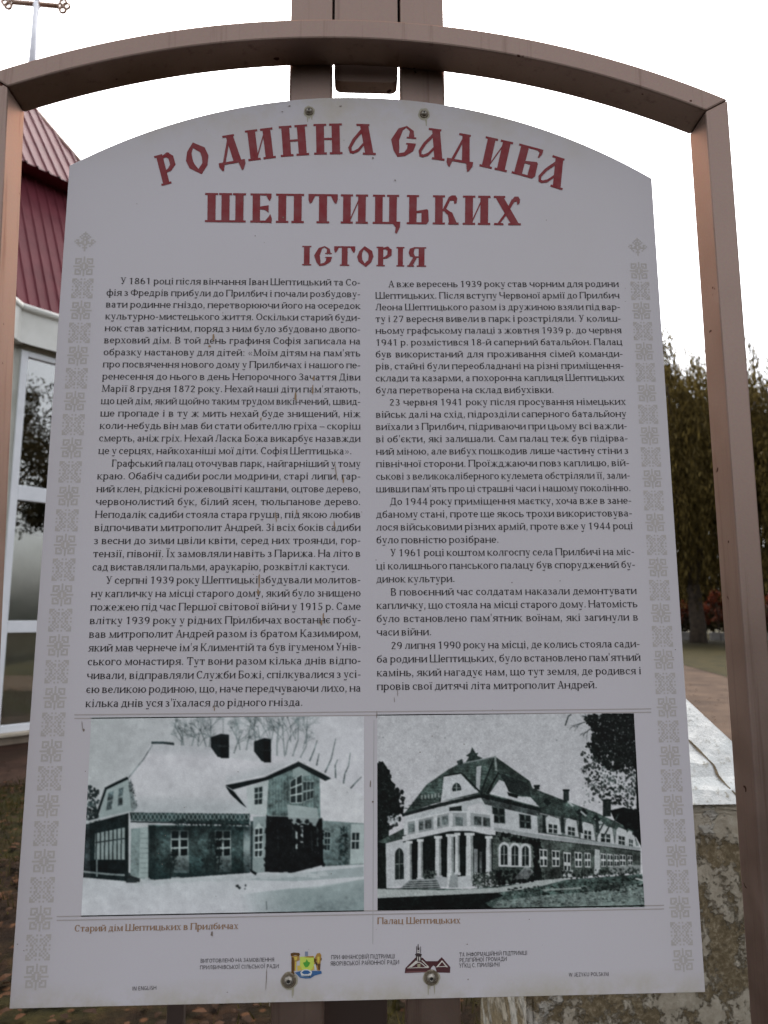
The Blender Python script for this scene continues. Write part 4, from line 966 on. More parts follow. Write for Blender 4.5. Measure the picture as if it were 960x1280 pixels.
# rules, captions, small print
rl = Print(base=0.0003)
def rule(pa, pb, w):
    a, b = np.array(xz(*pa)), np.array(xz(*pb)); d = (b - a) / np.linalg.norm(b - a); nrm = np.array([-d[1], d[0]]) * w / 2
    rl.poly([a - nrm, b - nrm, b + nrm, a + nrm])
for (a, b) in (((93, 893.5), (814, 886.0)), ((93, 898.0), (814, 890.2)), ((71, 1145.6), (830, 1131.5)), ((71, 1150.4), (830, 1136.0))): rule(a, b, 0.0016)
rl.build('rule', M_rule, panel)
sz = lambda px_, y: np.linalg.norm(np.array(xz(400, y)) - np.array(xz(400, y + px_)))
for tx, a, b in (('Старий дім Шептицьких в Прилбичах', (93, 1164.5), (298, 1161)), ('Палац Шептицьких', (471.5, 1155), (575.6, 1154))):
    cp = Print(); cp.text(BOLD, tx, xz(*a), xz(*b), sz(12.6, 1160)); cp.build('caption_lettering', M_tan, panel)
sm = Print()
for tx, a, b, ps in (('ВИГОТОВЛЕНО НА ЗАМОВЛЕННЯ', (250.4, 1203.2), (343, 1201.6), 6.2), ('ПРИЛБИЧІВСЬКОЇ СІЛЬСЬКОЇ РАДИ', (249.8, 1211.5), (348.5, 1209.8), 6.2), ('IN ENGLISH', (165, 1238), (195.7, 1236.8), 6.2),
                     ('ПРИ ФІНАНСОВІЙ ПІДТРИМЦІ', (413.9, 1199), (493.8, 1197.6), 6.9), ('ЯВОРІВСЬКОЇ РАЙОННОЇ РАДИ', (412.7, 1206.9), (499, 1205), 6.9),
                     ('ТА ІНФОРМАЦІЙНІЙ ПІДТРИМЦІ', (574, 1195.6), (659.3, 1193.2), 6.7), ('РЕЛІГІЙНОЇ ГРОМАДИ', (574.2, 1202.6), (633.6, 1200.8), 6.7), ('УГКЦ С. ПРИЛБИЧІ', (574, 1209.4), (624.9, 1207.9), 6.7),
                     ('W JĘZYKU POLSKIM', (710.8, 1220.6), (761, 1219.6), 6.2)):
    sm.text(SANS, tx, xz(*a), xz(*b), sz(ps * 1.17, 1200), 'squeeze')
sm.build('small_lettering', M_small, panel)

# the two photographs
photo_print('photo_print', snowy_house(), (100, 880), [(37, 42), (921, 40), (921, 672), (4, 690)], 430, 300, panel, M_photo)
photo_print('photo_print', palace(), (460, 880), [(30, 33), (862, 30), (897, 658), (31, 670)], 430, 310, panel, M_photo)

# embroidered borders of faded cross-stitch
TA = ['......#......', '.####.#.####.', '.#..#.#.#..#.', '.#.##.#.##.#.', '.###.###.###.', '....##.##....', '######.######', '....##.##....', '.###.###.###.', '.#.##.#.##.#.', '.#..#.#.#..#.', '.####.#.####.', '......#......']
TB = ["###..#.#..###", "##.#.....#.##", "#.#.##.##.#.#", ".#.#.#.#.#.#.", "..#.#...#.#..", "#.##.#.#.##.#", "...#..#..#...", "#.##.#.#.##.#", "..#.#...#.#..", ".#.#.#.#.#.#.", "#.#.##.##.#.#", "##.#.....#.##", "###..#.#..###"]
TF = ["......#......", ".....###.....", "....#.#.#....", "...#.###.#...", "....##.##....", ".##..###..##.", "#.#.##.##.#.#", ".#####.#####.", "..#..###..#..", "...#..#..#...", ".....###.....", "......#......", "......#......"]
def border(top, first, last, tile):
    a, b = np.array(xz(*first)), np.array(xz(*last)); pr = Print(base=0.0003)
    pitch0 = sz(26.6, first[1]); n = int(round(np.linalg.norm(a - b) / pitch0)); n += n % 2
    s = np.linalg.norm(a - b) / n * 0.90
    def stamp(T, c, s):
        k = s / 13
        for j, row in enumerate(T):
            i = 0
            while i < 13:
                if row[i] == '#':
                    i2 = i
                    while i2 < 13 and row[i2] == '#': i2 += 1
                    x0, x1 = c[0] + (i - 6.5) * k, c[0] + (i2 - 6.5) * k; z1 = c[1] + (6.5 - j) * k
                    pr.poly([(x0, z1 - k * .93), (x1 - k * .07, z1 - k * .93), (x1 - k * .07, z1), (x0, z1)]); i = i2
                else: i += 1
    stamp(TF, np.array(xz(*top)), s * 1.02)
    for i in range(n + 1): stamp(TA if i % 2 == 0 else TB, a + (b - a) * i / n, s)
    return pr.build('border_ornament', M_orn, panel)
border((106.5, 302), (105, 333), (45.5, 1221), 0)
border((797, 308.5), (798.8, 338.5), (854, 1200), 0)

# emblems
def emblem_piece(name, shapes):
    pr = Print(base=0.0004); idx = []; mats = []
    for rgb, pts, lift in shapes:
        if rgb not in mats: mats.append(rgb)
        pr.px(pts, lift); idx.append(mats.index(rgb))
    o = pr.build(name, None, panel)
    for rgb in mats: o.data.materials.append(em('%d_%d_%d' % rgb, rgb))
    o.data.polygons.foreach_set('material_index', idx)
def kx(x, y): return (335 + x / 12, 1180 + y / 12)
sh = []
br, dbr, gold, grn, lg, blue, blk, whi = (128, 96, 48), (72, 48, 24), (156, 134, 62), (60, 118, 44), (150, 158, 70), (42, 72, 112), (48, 38, 36), (158, 154, 158)
def K(rgb, pts, lift=0.0): sh.append((rgb, [kx(*p) for p in pts], lift))
K(lg, [(480, 190), (690, 180), (690, 330), (650, 390), (580, 410), (510, 390), (478, 330)], 0); K(gold, [(478, 320), (520, 390), (440, 400), (440, 320)], .0001); K(gold, [(690, 320), (700, 380), (640, 400)], .0001)
K(grn, [(580, 225), (605, 265), (635, 275), (615, 320), (590, 345), (560, 345), (540, 315), (525, 275), (560, 270)], .0002); K((96, 100, 120), [(555, 110), (600, 110), (600, 180), (555, 180)], .0002); K(br, [(600, 180), (680, 175), (690, 200), (540, 195)], .0003)
K(dbr, [(340, 140), (380, 125), (470, 130), (480, 160), (460, 180), (420, 165), (380, 175), (345, 185)], .0001); K(br, [(355, 180), (470, 170), (475, 240), (430, 260), (415, 400), (370, 400), (350, 300)], 0); K(dbr, [(352, 190), (385, 200), (395, 260), (395, 400), (375, 410), (352, 410)], .0002); K(gold, [(390, 190), (440, 190), (430, 240), (400, 240)], .0003); K(gold, [(410, 260), (430, 260), (420, 400), (405, 400)], .0003)
K(br, [(735, 140), (780, 130), (800, 170), (790, 260), (780, 400), (740, 395), (720, 320), (690, 290), (700, 210)], 0); K(dbr, [(690, 210), (730, 225), (720, 270), (690, 265)], .0002); K(blk, [(700, 262), (735, 275), (745, 320), (720, 310)], .0003); K(dbr, [(745, 300), (790, 290), (780, 390), (755, 380)], .0002); K(gold, [(740, 190), (775, 185), (770, 270), (745, 280)], .0002); K(whi, [(690, 310), (715, 300), (730, 370), (700, 385)], .0004); K(dbr, [(795, 200), (808, 215), (800, 250), (790, 240)], .0003)
K(blue, [(400, 425), (500, 400), (660, 400), (800, 400), (808, 440), (700, 470), (640, 510), (560, 515), (480, 500), (440, 460)], .0003)
K(whi, [(485, 420), (520, 385), (580, 375), (640, 390), (665, 420), (640, 470), (500, 470)], .0004); K(blue, [(505, 425), (540, 392), (600, 390), (642, 425), (600, 448), (540, 448)], .0005); K(dbr, [(350, 410), (390, 405), (400, 450), (350, 440)], .0001); K((110, 120, 132), [(460, 470), (520, 490), (600, 492), (690, 462), (640, 482), (540, 482)], .0006)
emblem_piece('coat_of_arms', sh); sh = []
def K2(rgb, pts, lift=0.0): sh.append((rgb, [(495 + x / 12, 1175 + y / 12) for x, y in pts], lift))
mar, dk2, wl = (58, 30, 34), (44, 34, 36), (158, 150, 148)
K2(mar, [(140, 420), (290, 265), (400, 265), (450, 315), (625, 315), (685, 255), (815, 405), (810, 490), (610, 485), (590, 400), (560, 380), (530, 410), (500, 480), (130, 495)], 0)
for pts in ([(180, 410), (300, 305), (330, 320), (225, 402)], [(235, 405), (310, 350), (345, 335), (385, 355), (440, 405), (500, 405), (395, 300), (380, 305), (470, 392), (445, 392), (390, 345), (345, 322), (305, 338), (220, 405)], [(600, 405), (690, 300), (780, 405), (755, 405), (690, 325), (625, 405)], [(170, 412), (490, 405), (490, 415), (170, 420)]): K2(wl, pts, .0002)
K2(wl, [(640, 390), (760, 390), (752, 400), (632, 400)], .0003); K2(dk2, [(300, 200), (335, 195), (375, 205), (390, 215), (375, 240), (390, 310), (290, 310), (300, 240), (285, 215)], .0001)
K2(dk2, [(305, 90), (315, 90), (315, 200), (305, 200)], .0001); K2(dk2, [(365, 95), (373, 95), (373, 200), (365, 200)], .0001); K2(dk2, [(326, 60), (336, 60), (340, 110), (352, 115), (340, 190), (326, 190), (325, 130)], .0001); K2(wl, [(318, 245), (330, 245), (330, 305), (318, 305)], .0003); K2(wl, [(348, 245), (362, 245), (362, 305), (348, 305)], .0003); K2(wl, [(325, 150), (345, 150), (352, 190), (320, 190)], .0003); K2(dk2, [(328, 162), (346, 162), (340, 182)], .0004); K2((120, 112, 96), [(320, 360), (365, 350), (365, 405), (322, 405)], .0003)
K2((92, 60, 62), [(150, 470), (480, 462), (480, 474), (150, 486)], .0003)
emblem_piece('church_emblem', sh)

# small marks: runs of rust, chips, specks
mk = Print(base=0.0007); rs = Print(base=0.0007)
def blob(pr, x, y, rx, ry, a=0):
    pts = []
    for k in range(7):
        t = 2 * math.pi * k / 7; q = random.uniform(.6, 1.15); dx, dy = rx * q * math.cos(t), ry * q * math.sin(t)
        pts.append((x + dx * math.cos(a) - dy * math.sin(a), y + dx * math.sin(a) + dy * math.cos(a)))
    pr.px(pts, random.uniform(0, 0.0001))
for x, y, rx, ry in ((392, 473, 1.6, 4), (391, 487, 1.2, 8), (369.5, 495, 1.5, 8), (267, 421, 1.6, 6), (262, 433, 2.2, 1.2), (324, 725, 1, 11), (323, 740, 1.6, 4), (402, 778, 1.2, 4), (404, 770, .8, 6), (420, 590, .7, 12), (429, 600, 1, 4), (345, 646, .8, 10), (418, 655, .8, 5), (346, 612, 1, 4), (371, 640, 1, 5), (326, 524, .8, 3), (268, 886, .7, 5)): blob(rs, x, y, rx, ry, random.uniform(-.15, .15))
for x, y, rx, ry in ((466, 198, 1.6, 2), (494, 225.5, 1.6, 1.3), (354, 272, 1.2, 1.2), (426, 133, 2.5, .8), (362, 133, 2.2, 1), (353, 140, 1.4, .8), (319, 295, 1, 1), (103, 907, .6, 7), (105, 912.5, 2, 2.4), (844, 812, 1.2, 1), (841, 822, 1, .8), (107, 964, 1, .9), (471, 893, .7, 7), (466, 1002, 1.6, 1.6), (463, 980, .8, 6), (452, 640, .9, .9), (470, 700, .8, 1), (330, 724, .7, .9), (520, 790, 1, 1), (640, 728, 1.1, 1), (700, 726, 1, 1), (820, 700, 1, .8), (265, 1167, 2, 5), (262, 1160, .8, 4), (284, 1240, 1.4, 1), (585, 1224, 1, 1.4), (584, 1180, 1, 1), (270, 1120, .8, .8), (30, 1188, 1, 1), (22, 1180, 1, 1), (497, 866, .6, 8), (493, 875, .6, 5), (203, 1080, .9, .9), (540, 920, 1, 1), (525, 940, 1.2, 1.2), (580, 930, 1, 1), (333, 1222, .7, 22), (337, 1255, 1.3, 3)): blob(mk, x, y, rx * .8, ry * .8, random.uniform(-.1, .1))
for _ in range(46):
    blob(mk, random.uniform(110, 840), random.uniform(150, 1240), *(lambda q: (q, q * random.uniform(.7, 1.5)))(random.uniform(.3, .75)))
tag(mk.build('dirt_speck', em('96_84_80', (96, 84, 80)), panel), kind='stuff'); tag(rs.build('rust_run', em('112_88_66', (112, 88, 66)), panel), kind='stuff')
sm2 = Print(base=0.0002); a_, b_ = np.array(xz(467.5, 900)), np.array(xz(466, 1180)); sm2.poly([a_ - (.0005, 0), b_ - (.0005, 0), b_ + (.0005, 0), a_ + (.0005, 0)]); sm2.build('film_seam', em('132_127_131', (132, 127, 131)), panel)

# rings of grime and painted-in dark shadow, with short runs, round the bolts
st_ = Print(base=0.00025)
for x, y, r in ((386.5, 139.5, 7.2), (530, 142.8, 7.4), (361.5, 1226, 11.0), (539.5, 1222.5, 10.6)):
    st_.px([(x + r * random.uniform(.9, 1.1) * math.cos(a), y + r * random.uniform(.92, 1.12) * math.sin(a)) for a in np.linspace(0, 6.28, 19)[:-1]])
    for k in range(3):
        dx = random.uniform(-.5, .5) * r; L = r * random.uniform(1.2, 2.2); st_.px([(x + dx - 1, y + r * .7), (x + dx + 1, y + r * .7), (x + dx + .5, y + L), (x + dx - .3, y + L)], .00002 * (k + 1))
tag(st_.build('bolt_grime_shadow', em('124_116_106', (124, 116, 106)), panel), kind='stuff')
# bolts
def bolt(px_, py_, r):
    c = at_y(px_, py_, 0.0); s = r
    wsh = MB(); wsh.lathe([(s, 0.0), (s, 0.0012), (s * .93, 0.0018), (s * .3, 0.0018)], (c[0], -0.0001, c[2]), 'y', 28); o = wsh.build('bolt', M_wash, board, smooth=False)
    hd_ = MB(); hd_.lathe([(s * .64, 0.0019), (s * .62, 0.0032), (s * .50, 0.0050), (s * .30, 0.0060), (s * .22, 0.0060), (s * .20, 0.0042)], (c[0], 0, c[2]), 'y', 24); hd_.build('bolt_head', M_steel, o, smooth=True)
    hl = MB(); hl.lathe([(s * .21, 0.0040), (s * .19, 0.0062), (s * .05, 0.0062)], (c[0], 0, c[2]), 'y', 6); hl.build('bolt_socket', M_hole, o)
for a in ((386.5, 139.5, .0075), (530, 142.8, .0075), (361, 1225, .0105), (539, 1221.5, .0105)): bolt(*a)

# stand: two posts behind the board, plate between them, arch frame in front
Y_P0, Y_P1 = 0.0045, 0.0445
lx0, lx1 = xz(361.5, 110, Y_P0)[0], xz(415, 110, Y_P0)[0]; rx0, rx1 = xz(500.5, 110, Y_P0)[0], xz(556, 110, Y_P0)[0]
for a, b in ((lx0, lx1), (rx0, rx1)):
    q = MB(); q.box(a, b, Y_P0, Y_P1, -0.3, 2.95); q.build('post', M_paint, board, bevel=0.004)
zb = xz(457, 105.5, Y_P0 + .012)[1]
q = MB(); x0, x1 = lx1 + .0035, rx0 - .004; rr = 0.012
pts = [(x1, 2.95), (x0, 2.95)] + [(x0 + rr - rr * math.cos(t), zb + rr - rr * math.sin(t)) for t in np.linspace(0, math.pi / 2, 6)] + [(x1 - rr + rr * math.sin(t), zb + rr - rr * math.cos(t)) for t in np.linspace(0, math.pi / 2, 6)]
q.prism(pts, Y_P0 + .006, Y_P1 - .006); q.build('back_plate', M_paint, board)
q = MB(); q.box(lx1 - .01, rx0 + .01, Y_P1 + .001, Y_P1 + .006, xz(457, 30, Y_P1)[1], 2.94); q.build('backing_strip', M_dark, board)
q = MB(); q.box(xz(402, 1265, .08)[0], xz(484, 1265, .08)[0], 0.075, 0.105, -0.3, xz(440, 1120, .08)[1]); q.build('rear_brace', M_dark, board, bevel=.003)
q = MB(); q.box(xz(209, 1265, .08)[0], xz(230, 1265, .08)[0], 0.075, 0.095, -0.3, xz(220, 1150, .08)[1]); q.box(xz(209, 1150, .08)[0], xz(484, 1150, .08)[0], .075, .095, xz(220, 1150, .08)[1], xz(220, 1125, .08)[1]); q.build('rear_strut', M_dark, board, bevel=.003)

YF = -0.058; YB = 0.002
fi = arc3(xz(9.4, 108, YF), xz(440, 47.6, YF), xz(882.5, 138, YF), 48)
fo = arc3(xz(-16, 92, YF), xz(447, 24.0, YF), xz(910, 124, YF), 48)
q = MB(); n = len(fi); vs = []; fs = []
for i in range(n): vs += [(fi[i][0], YF, fi[i][1]), (fo[i][0], YF, fo[i][1]), (fo[i][0], YB, fo[i][1]), (fi[i][0], YB, fi[i][1])]
for i in range(n - 1):
    for k in range(4): fs.append([i * 4 + k, i * 4 + (k + 1) % 4, (i + 1) * 4 + (k + 1) % 4, (i + 1) * 4 + k])
fs += [[0, 1, 2, 3], [(n - 1) * 4 + k for k in (3, 2, 1, 0)]]
q.add(vs, fs); q.build('arch_rail', M_paint, board, bevel=0.003)
def side(pi, po, pi2, po2, flip):
    a, b = np.array(xz(*pi, YF)), np.array(xz(*pi2, YF)); c, d = np.array(xz(*po, YF)), np.array(xz(*po2, YF))
    def ext(p, q_, z): t = (z - p[1]) / (q_[1] - p[1]); return p + (q_ - p) * t
    zb_ = -0.3; a2, c2 = ext(a, b, zb_), ext(c, d, zb_)
    mitre = 0.0006
    q = MB(); poly = [(c2[0], c2[1]), (a2[0], a2[1]), (a[0], a[1] - mitre), (c[0], c[1] - mitre)]
    q.prism(poly if flip else poly[::-1], YF + .0004, YB - .0004); return q.build('side_rail', M_paint, board, bevel=0.003)
side((882.5, 138), (910, 124), (937, 884), (962, 820), False)
# the left rail mirrors the right rail's lean about the stand's own centre line
side((9.4, 108), (-16, 92), (-3.2, 372), (-29, 372), True)
# ------------------------------------------------------------------ the church: octagonal pavilion with stacked maroon roofs beside a longer body
M_maroon = noisy('maroon_sheet_metal', (0.095, 0.018, 0.026), (0.130, 0.026, 0.036), scale=3, rough=0.65)
M_maroon.node_tree.nodes['Principled BSDF'].inputs['Specular IOR Level'].default_value = 0.12
M_white = noisy('white_sheet_metal', (0.60, 0.60, 0.56), (0.70, 0.70, 0.67), scale=2.5, rough=0.5)
M_trim = noisy('ridge_flashing', (0.26, 0.15, 0.12), (0.32, 0.20, 0.16), scale=4, rough=0.5)
M_pvc = noisy('white_window_plastic', (0.66, 0.68, 0.72), (0.74, 0.76, 0.80), scale=3, rough=0.35)
M_wall = noisy('pale_render', (0.42, 0.42, 0.37), (0.52, 0.52, 0.47), scale=4, rough=0.8, bump=0.1)
M_plinth = noisy('tan_plinth_stone', (0.17, 0.13, 0.095), (0.25, 0.20, 0.15), scale=5, rough=0.8, bump=0.2)
M_sill = noisy('stone_sill', (0.36, 0.31, 0.24), (0.42, 0.37, 0.30), scale=6, rough=0.7)
M_soffit = noisy('brown_soffit_boards', (0.10, 0.065, 0.035), (0.16, 0.11, 0.065), scale=6, rough=0.7)
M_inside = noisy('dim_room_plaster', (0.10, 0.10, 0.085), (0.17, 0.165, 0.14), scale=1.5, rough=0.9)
M_cloth = noisy('white_curtain_cloth', (0.66, 0.70, 0.60), (0.80, 0.82, 0.74), scale=3, rough=0.9)
M_gold = noisy('dull_brass', (0.28, 0.17, 0.12), (0.40, 0.27, 0.20), scale=20, rough=0.4, metallic=0.6)
M_pole = noisy('grey_pole_paint', (0.62, 0.63, 0.68), (0.72, 0.73, 0.78), scale=8, rough=0.5)
def glass_mat():
    m, t, p = new_mat('window_glass'); out = t.nodes['Material Output']; t.nodes.remove(p)
    tr = node(t, 'ShaderNodeBsdfTransparent'); tr.inputs[0].default_value = (0.88, 0.89, 0.86, 1)
    gl = node(t, 'ShaderNodeBsdfGlossy'); gl.inputs['Roughness'].default_value = 0.01
    tc = node(t, 'ShaderNodeTexCoord'); n = node(t, 'ShaderNodeTexNoise', Scale=1.3, Detail=2.0); t.links.new(tc.outputs['Object'], n.inputs['Vector'])
    b = node(t, 'ShaderNodeBump', Strength=0.10, Distance=0.02); t.links.new(n.outputs['Fac'], b.inputs['Height']); t.links.new(b.outputs[0], gl.inputs['Normal'])
    fr = node(t, 'ShaderNodeFresnel', IOR=1.9); mx = node(t, 'ShaderNodeMixShader')
    mm = node(t, 'ShaderNodeMath', operation='MULTIPLY_ADD'); mm.inputs[1].default_value = 1.1; mm.inputs[2].default_value = 0.20; t.links.new(fr.outputs[0], mm.inputs[0])
    t.links.new(mm.outputs[0], mx.inputs[0]); t.links.new(tr.outputs[0], mx.inputs[1]); t.links.new(gl.outputs[0], mx.inputs[2]); t.links.new(mx.outputs[0], out.inputs['Surface'])
    return m
M_glass = glass_mat()

church = empty('church', (-5.938, 10.51, 0))
tag(church, 'white church with stacked maroon sheet metal roofs and tall windows left of the board', 'church')
CC = np.array([-5.938, 10.51]); ANG0 = math.atan2(-0.658, 0.753)                # heading of the facet that faces the board
def octo(r, k):                                                            # corner k of the octagon with inradius r
    a = ANG0 + (k - 0.5) * math.pi / 4; q = r / math.cos(math.pi / 8); return CC + q * np.array([math.cos(a), math.sin(a)])
Z_EAVE, Z_UP, Z_APEX = 5.23, 7.785, 9.97
R_LOW, R_UP, R_WALL = 2.70, 1.73, 2.60
AP = CC + np.array([-0.17, 0.0]); Z_TIP = Z_APEX + .22
def corrugated(mb, a0, a1, b0, b1, pitch=0.135, depth=0.02):
    """profiled sheet between the lower edge a0-a1 and the upper edge b0-b1; ribs run up the slope"""
    a0, a1, b0, b1 = (np.array(q, float) for q in (a0, a1, b0, b1)); e = (a1 - a0); L = np.linalg.norm(e); e /= L
    nrm = np.cross(e, (b0 + b1) / 2 - (a0 + a1) / 2); nrm /= np.linalg.norm(nrm)
    s0 = (b0 - a0) @ e; s1 = (b1 - a0) @ e; cols = []; s = 0.0
    prof = ((0.0, 0), (0.70, 0), (0.78, 1), (0.92, 1))
    while s < L:
        for f, d in prof:
            if s + f * pitch < L: cols.append((s + f * pitch, d))
        s += pitch
    cols.append((L, 0)); vs = []; fs = []
    up = ((b0 + b1) / 2 - (a0 + a1) / 2); up = up - (up @ e) * e; H = np.linalg.norm(up); up /= H
    for sx, d in cols:                                                     # trapezoid: ribs are vertical on the slope and stop at the hips
        if sx < s0: h = H * sx / max(s0, 1e-6)
        elif sx > s1: h = H * (L - sx) / max(L - s1, 1e-6)
        else: h = H
        base = a0 + e * sx + nrm * depth * d; vs += [base, base + up * h]
    for i in range(len(cols) - 1): fs.append([2 * i, 2 * i + 2, 2 * i + 3, 2 * i + 1])
    mb.add(vs, fs)
def p3(c, z): return (c[0], c[1], z)
low = MB(); upm = MB(); fas = MB(); wal = MB(); pli = MB(); sof = MB(); sof2 = MB(); trim = MB(); cop = MB()
for k in range(8):
    a, b = octo(R_LOW, k), octo(R_LOW, k + 1); c, d = octo(1.36, k), octo(1.36, k + 1)
    corrugated(low, p3(a, Z_EAVE), p3(b, Z_EAVE), p3(c, Z_UP + .1), p3(d, Z_UP + .1))
    a, b = octo(R_UP, k), octo(R_UP, k + 1)
    corrugated(upm, p3(a, Z_UP), p3(b, Z_UP), p3(AP + (a - CC) * .02, Z_TIP), p3(AP + (b - CC) * .02, Z_TIP), 0.155, 0.026)
    trim.tube([p3(a, Z_UP + .03), p3(AP, Z_TIP + .04)], [0.035, 0.035], 6)
    # fascia: ribbed white sheet, with a rolled upper edge
    a, b = octo(R_LOW + .03, k), octo(R_LOW + .03, k + 1); e = b - a; n = 10; vs = []
    nr = np.array([e[1], -e[0]]) / np.linalg.norm(e)
    for i in range(n + 1):
        q = a + e * i / n + nr * (0.012 if i % 2 else 0.0); vs += [p3(q, Z_EAVE - 0.45), p3(q, Z_EAVE)]
    fas.add(vs, [[2 * i, 2 * i + 2, 2 * i + 3, 2 * i + 1] for i in range(n)])
    cop.tube([p3(a + nr * .02, Z_EAVE), p3(b + nr * .02, Z_EAVE)], [0.045, 0.045], 8)
    a, b = octo(R_LOW + .02, k), octo(R_LOW + .02, k + 1); c, d = octo(R_WALL - .02, k), octo(R_WALL - .02, k + 1)
    sof.add([p3(a, Z_EAVE - .445), p3(b, Z_EAVE - .445), p3(d, Z_EAVE - .41), p3(c, Z_EAVE - .41)], [[0, 1, 2, 3]])
    a, b = octo(R_WALL + .035, k), octo(R_WALL + .035, k + 1); c, d = octo(R_WALL - .2, k), octo(R_WALL - .2, k + 1)
    pli.add([p3(a, -.2), p3(b, -.2), p3(b, .09), p3(a, .09), p3(d, .09), p3(c, .09)], [[0, 1, 2, 3], [3, 2, 4, 5]])
    a, b = octo(R_WALL, k), octo(R_WALL, k + 1); e = (b - a); L = np.linalg.norm(e); e /= L
    if k in (0, 1, 7):                                                     # glazed facets: narrow piers at the corners, head wall above
        for s0, s1 in ((0, .30), (L - .30, L)): wal.add([p3(a + e * s0, .09), p3(a + e * s1, .09), p3(a + e * s1, 4.80), p3(a + e * s0, 4.80)], [[0, 1, 2, 3]])
        wal.add([p3(a, 4.735), p3(b, 4.735), p3(b, 4.83), p3(a, 4.83)], [[0, 1, 2, 3]])
    else: wal.add([p3(a, .09), p3(b, .09), p3(b, 4.83), p3(a, 4.83)], [[0, 1, 2, 3]])
# the shaft behind the lower roof, so that the overhang shades it
for k in range(8):
    a, b = octo(1.34, k), octo(1.34, k + 1); low.add([p3(a, Z_UP - .1), p3(b, Z_UP - .1), p3(b, Z_UP + .25), p3(a, Z_UP + .25)], [[0, 1, 2, 3]])
    a, b = octo(R_UP - .01, k), octo(R_UP - .01, k + 1); c, d = octo(1.25, k), octo(1.25, k + 1); sof2.add([p3(a, Z_UP - .004), p3(b, Z_UP - .004), p3(d, Z_UP + .05), p3(c, Z_UP + .05)], [[0, 1, 2, 3]])
wal_o = wal.build('wall', M_wall, church); pli.build('plinth', M_plinth, church)
roof = low.build('lower_roof', M_maroon, church); fa = fas.build('fascia', M_white, church); cop.build('fascia_coping', M_white, fa, smooth=True); sof.build('soffit', M_soffit, church); sof2.build('soffit', M_maroon, roof)
uro = upm.build('upper_roof', M_maroon, church); trim.build('ridge_flashing', M_trim, uro, smooth=True)
# the windows of the glazed facets: three lights one over the other
for k in (0, 1, 7):
    a, b = octo(R_WALL, k), octo(R_WALL, k + 1); e = b - a; L = np.linalg.norm(e); e /= L; nr = np.array([e[1], -e[0]])
    if nr @ (a - CC) < 0: nr = -nr
    def slab(mb, s0, s1, z0, z1, d0, d1):
        vs = [p3(a + e * s + nr * d, z) for s in (s0, s1) for d in (d0, d1) for z in (z0, z1)]
        mb.add(vs, [[0, 1, 3, 2], [4, 6, 7, 5], [0, 4, 5, 1], [2, 3, 7, 6], [0, 2, 6, 4], [1, 5, 7, 3]])
    fr = MB(); s0, s1 = .30, L - .30; f = 0.085; lights = ((.225, 1.28), (1.42, 2.86), (3.04, 4.66))
    slab(fr, s0, s0 + f,   .14, 4.73, -.04, .035); slab(fr, s1 - f, s1,   .14, 4.73, -.04, .035)
    for z0, z1 in ((.14, .225), (1.28, 1.42), (2.86, 3.04), (4.66, 4.73)): slab(fr, s0 + f, s1 - f, z0, z1, -.038, .033)
    win = fr.build('window', M_pvc, church, bevel=.006)
    for z0, z1 in lights:
        pn = MB(); slab(pn, s0 + f, s1 - f, z0, z1, -.010, -.004); pn.build('pane', M_glass, win)
    sl = MB(); slab(sl, .02, L - .02, .10, .139, -.05, .10); sl.build('sill', M_sill, win, bevel=.006)
# dim room behind the glass, with a draped curtain
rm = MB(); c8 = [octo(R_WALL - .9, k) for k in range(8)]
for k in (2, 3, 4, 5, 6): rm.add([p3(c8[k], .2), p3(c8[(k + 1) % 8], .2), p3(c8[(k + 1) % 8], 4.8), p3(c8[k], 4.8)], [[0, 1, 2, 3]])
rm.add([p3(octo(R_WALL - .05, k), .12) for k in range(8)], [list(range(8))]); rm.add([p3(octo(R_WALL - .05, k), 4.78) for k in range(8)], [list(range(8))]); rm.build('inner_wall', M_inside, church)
cu = MB(); a, b = octo(R_WALL - .13, 0), octo(R_WALL - .13, 1); e = b - a; nx_, nz_ = 44, 26; vs = []
nr = np.array([e[1], -e[0]]) / np.linalg.norm(e)
for j in range(nz_):
    for i in range(nx_):
        s = i / (nx_ - 1); t = j / (nz_ - 1); sag = 0.42 * (1 - (2 * s - 0.5) ** 2) if t > 0 else 0
        z = .16 + t * (2.55 - 0.30 * math.sin(math.pi * s)) ; q = a + e * s + nr * (.035 * math.sin(s * 34 + t * 3 + 1.4 * math.sin(5 * t)) * (.4 + t)); vs.append(p3(q, z))
cu.add(vs, [[j * nx_ + i, j * nx_ + i + 1, (j + 1) * nx_ + i + 1, (j + 1) * nx_ + i] for j in range(nz_ - 1) for i in range(nx_ - 1)]); cu.build('curtain', M_cloth, church, smooth=True)
# the longer body that comes towards the camera on the left
bd = MB(); bx0, bx1, by0, by1 = -10.5, -4.53, 4.2, 8.22
bd.box(bx0, bx1, by0, by1, -.2, 4.80); bd.build('nave_wall', M_wall, church)
bf = MB(); n = 24
for i in range(n):
    ya, yb = by0 + (by1 - by0 - .06) * i / n, by0 + (by1 - by0 - .06) * (i + 1) / n; xa, xb = -4.44 + .012 * (i % 2), -4.44 + .012 * ((i + 1) % 2)
    zb2 = 4.78
    bf.add([(xa, ya, zb2), (xb, yb, zb2), (xb, yb, Z_EAVE), (xa, ya, Z_EAVE)], [[0, 1, 2, 3]])
bf.add([(-4.45, by0, 4.785), (-4.45, by1 - .06, 4.785), (-4.53, by1 - .06, 4.785), (-4.53, by0, 4.785)], [[0, 1, 2, 3]])
bfo = bf.build('nave_fascia', M_white, church); bc = MB(); bc.tube([(-4.44, by0, Z_EAVE), (-4.44, by1 - .05, Z_EAVE)], [.045, .045], 8); bc.build('fascia_coping', M_white, bfo, smooth=True)
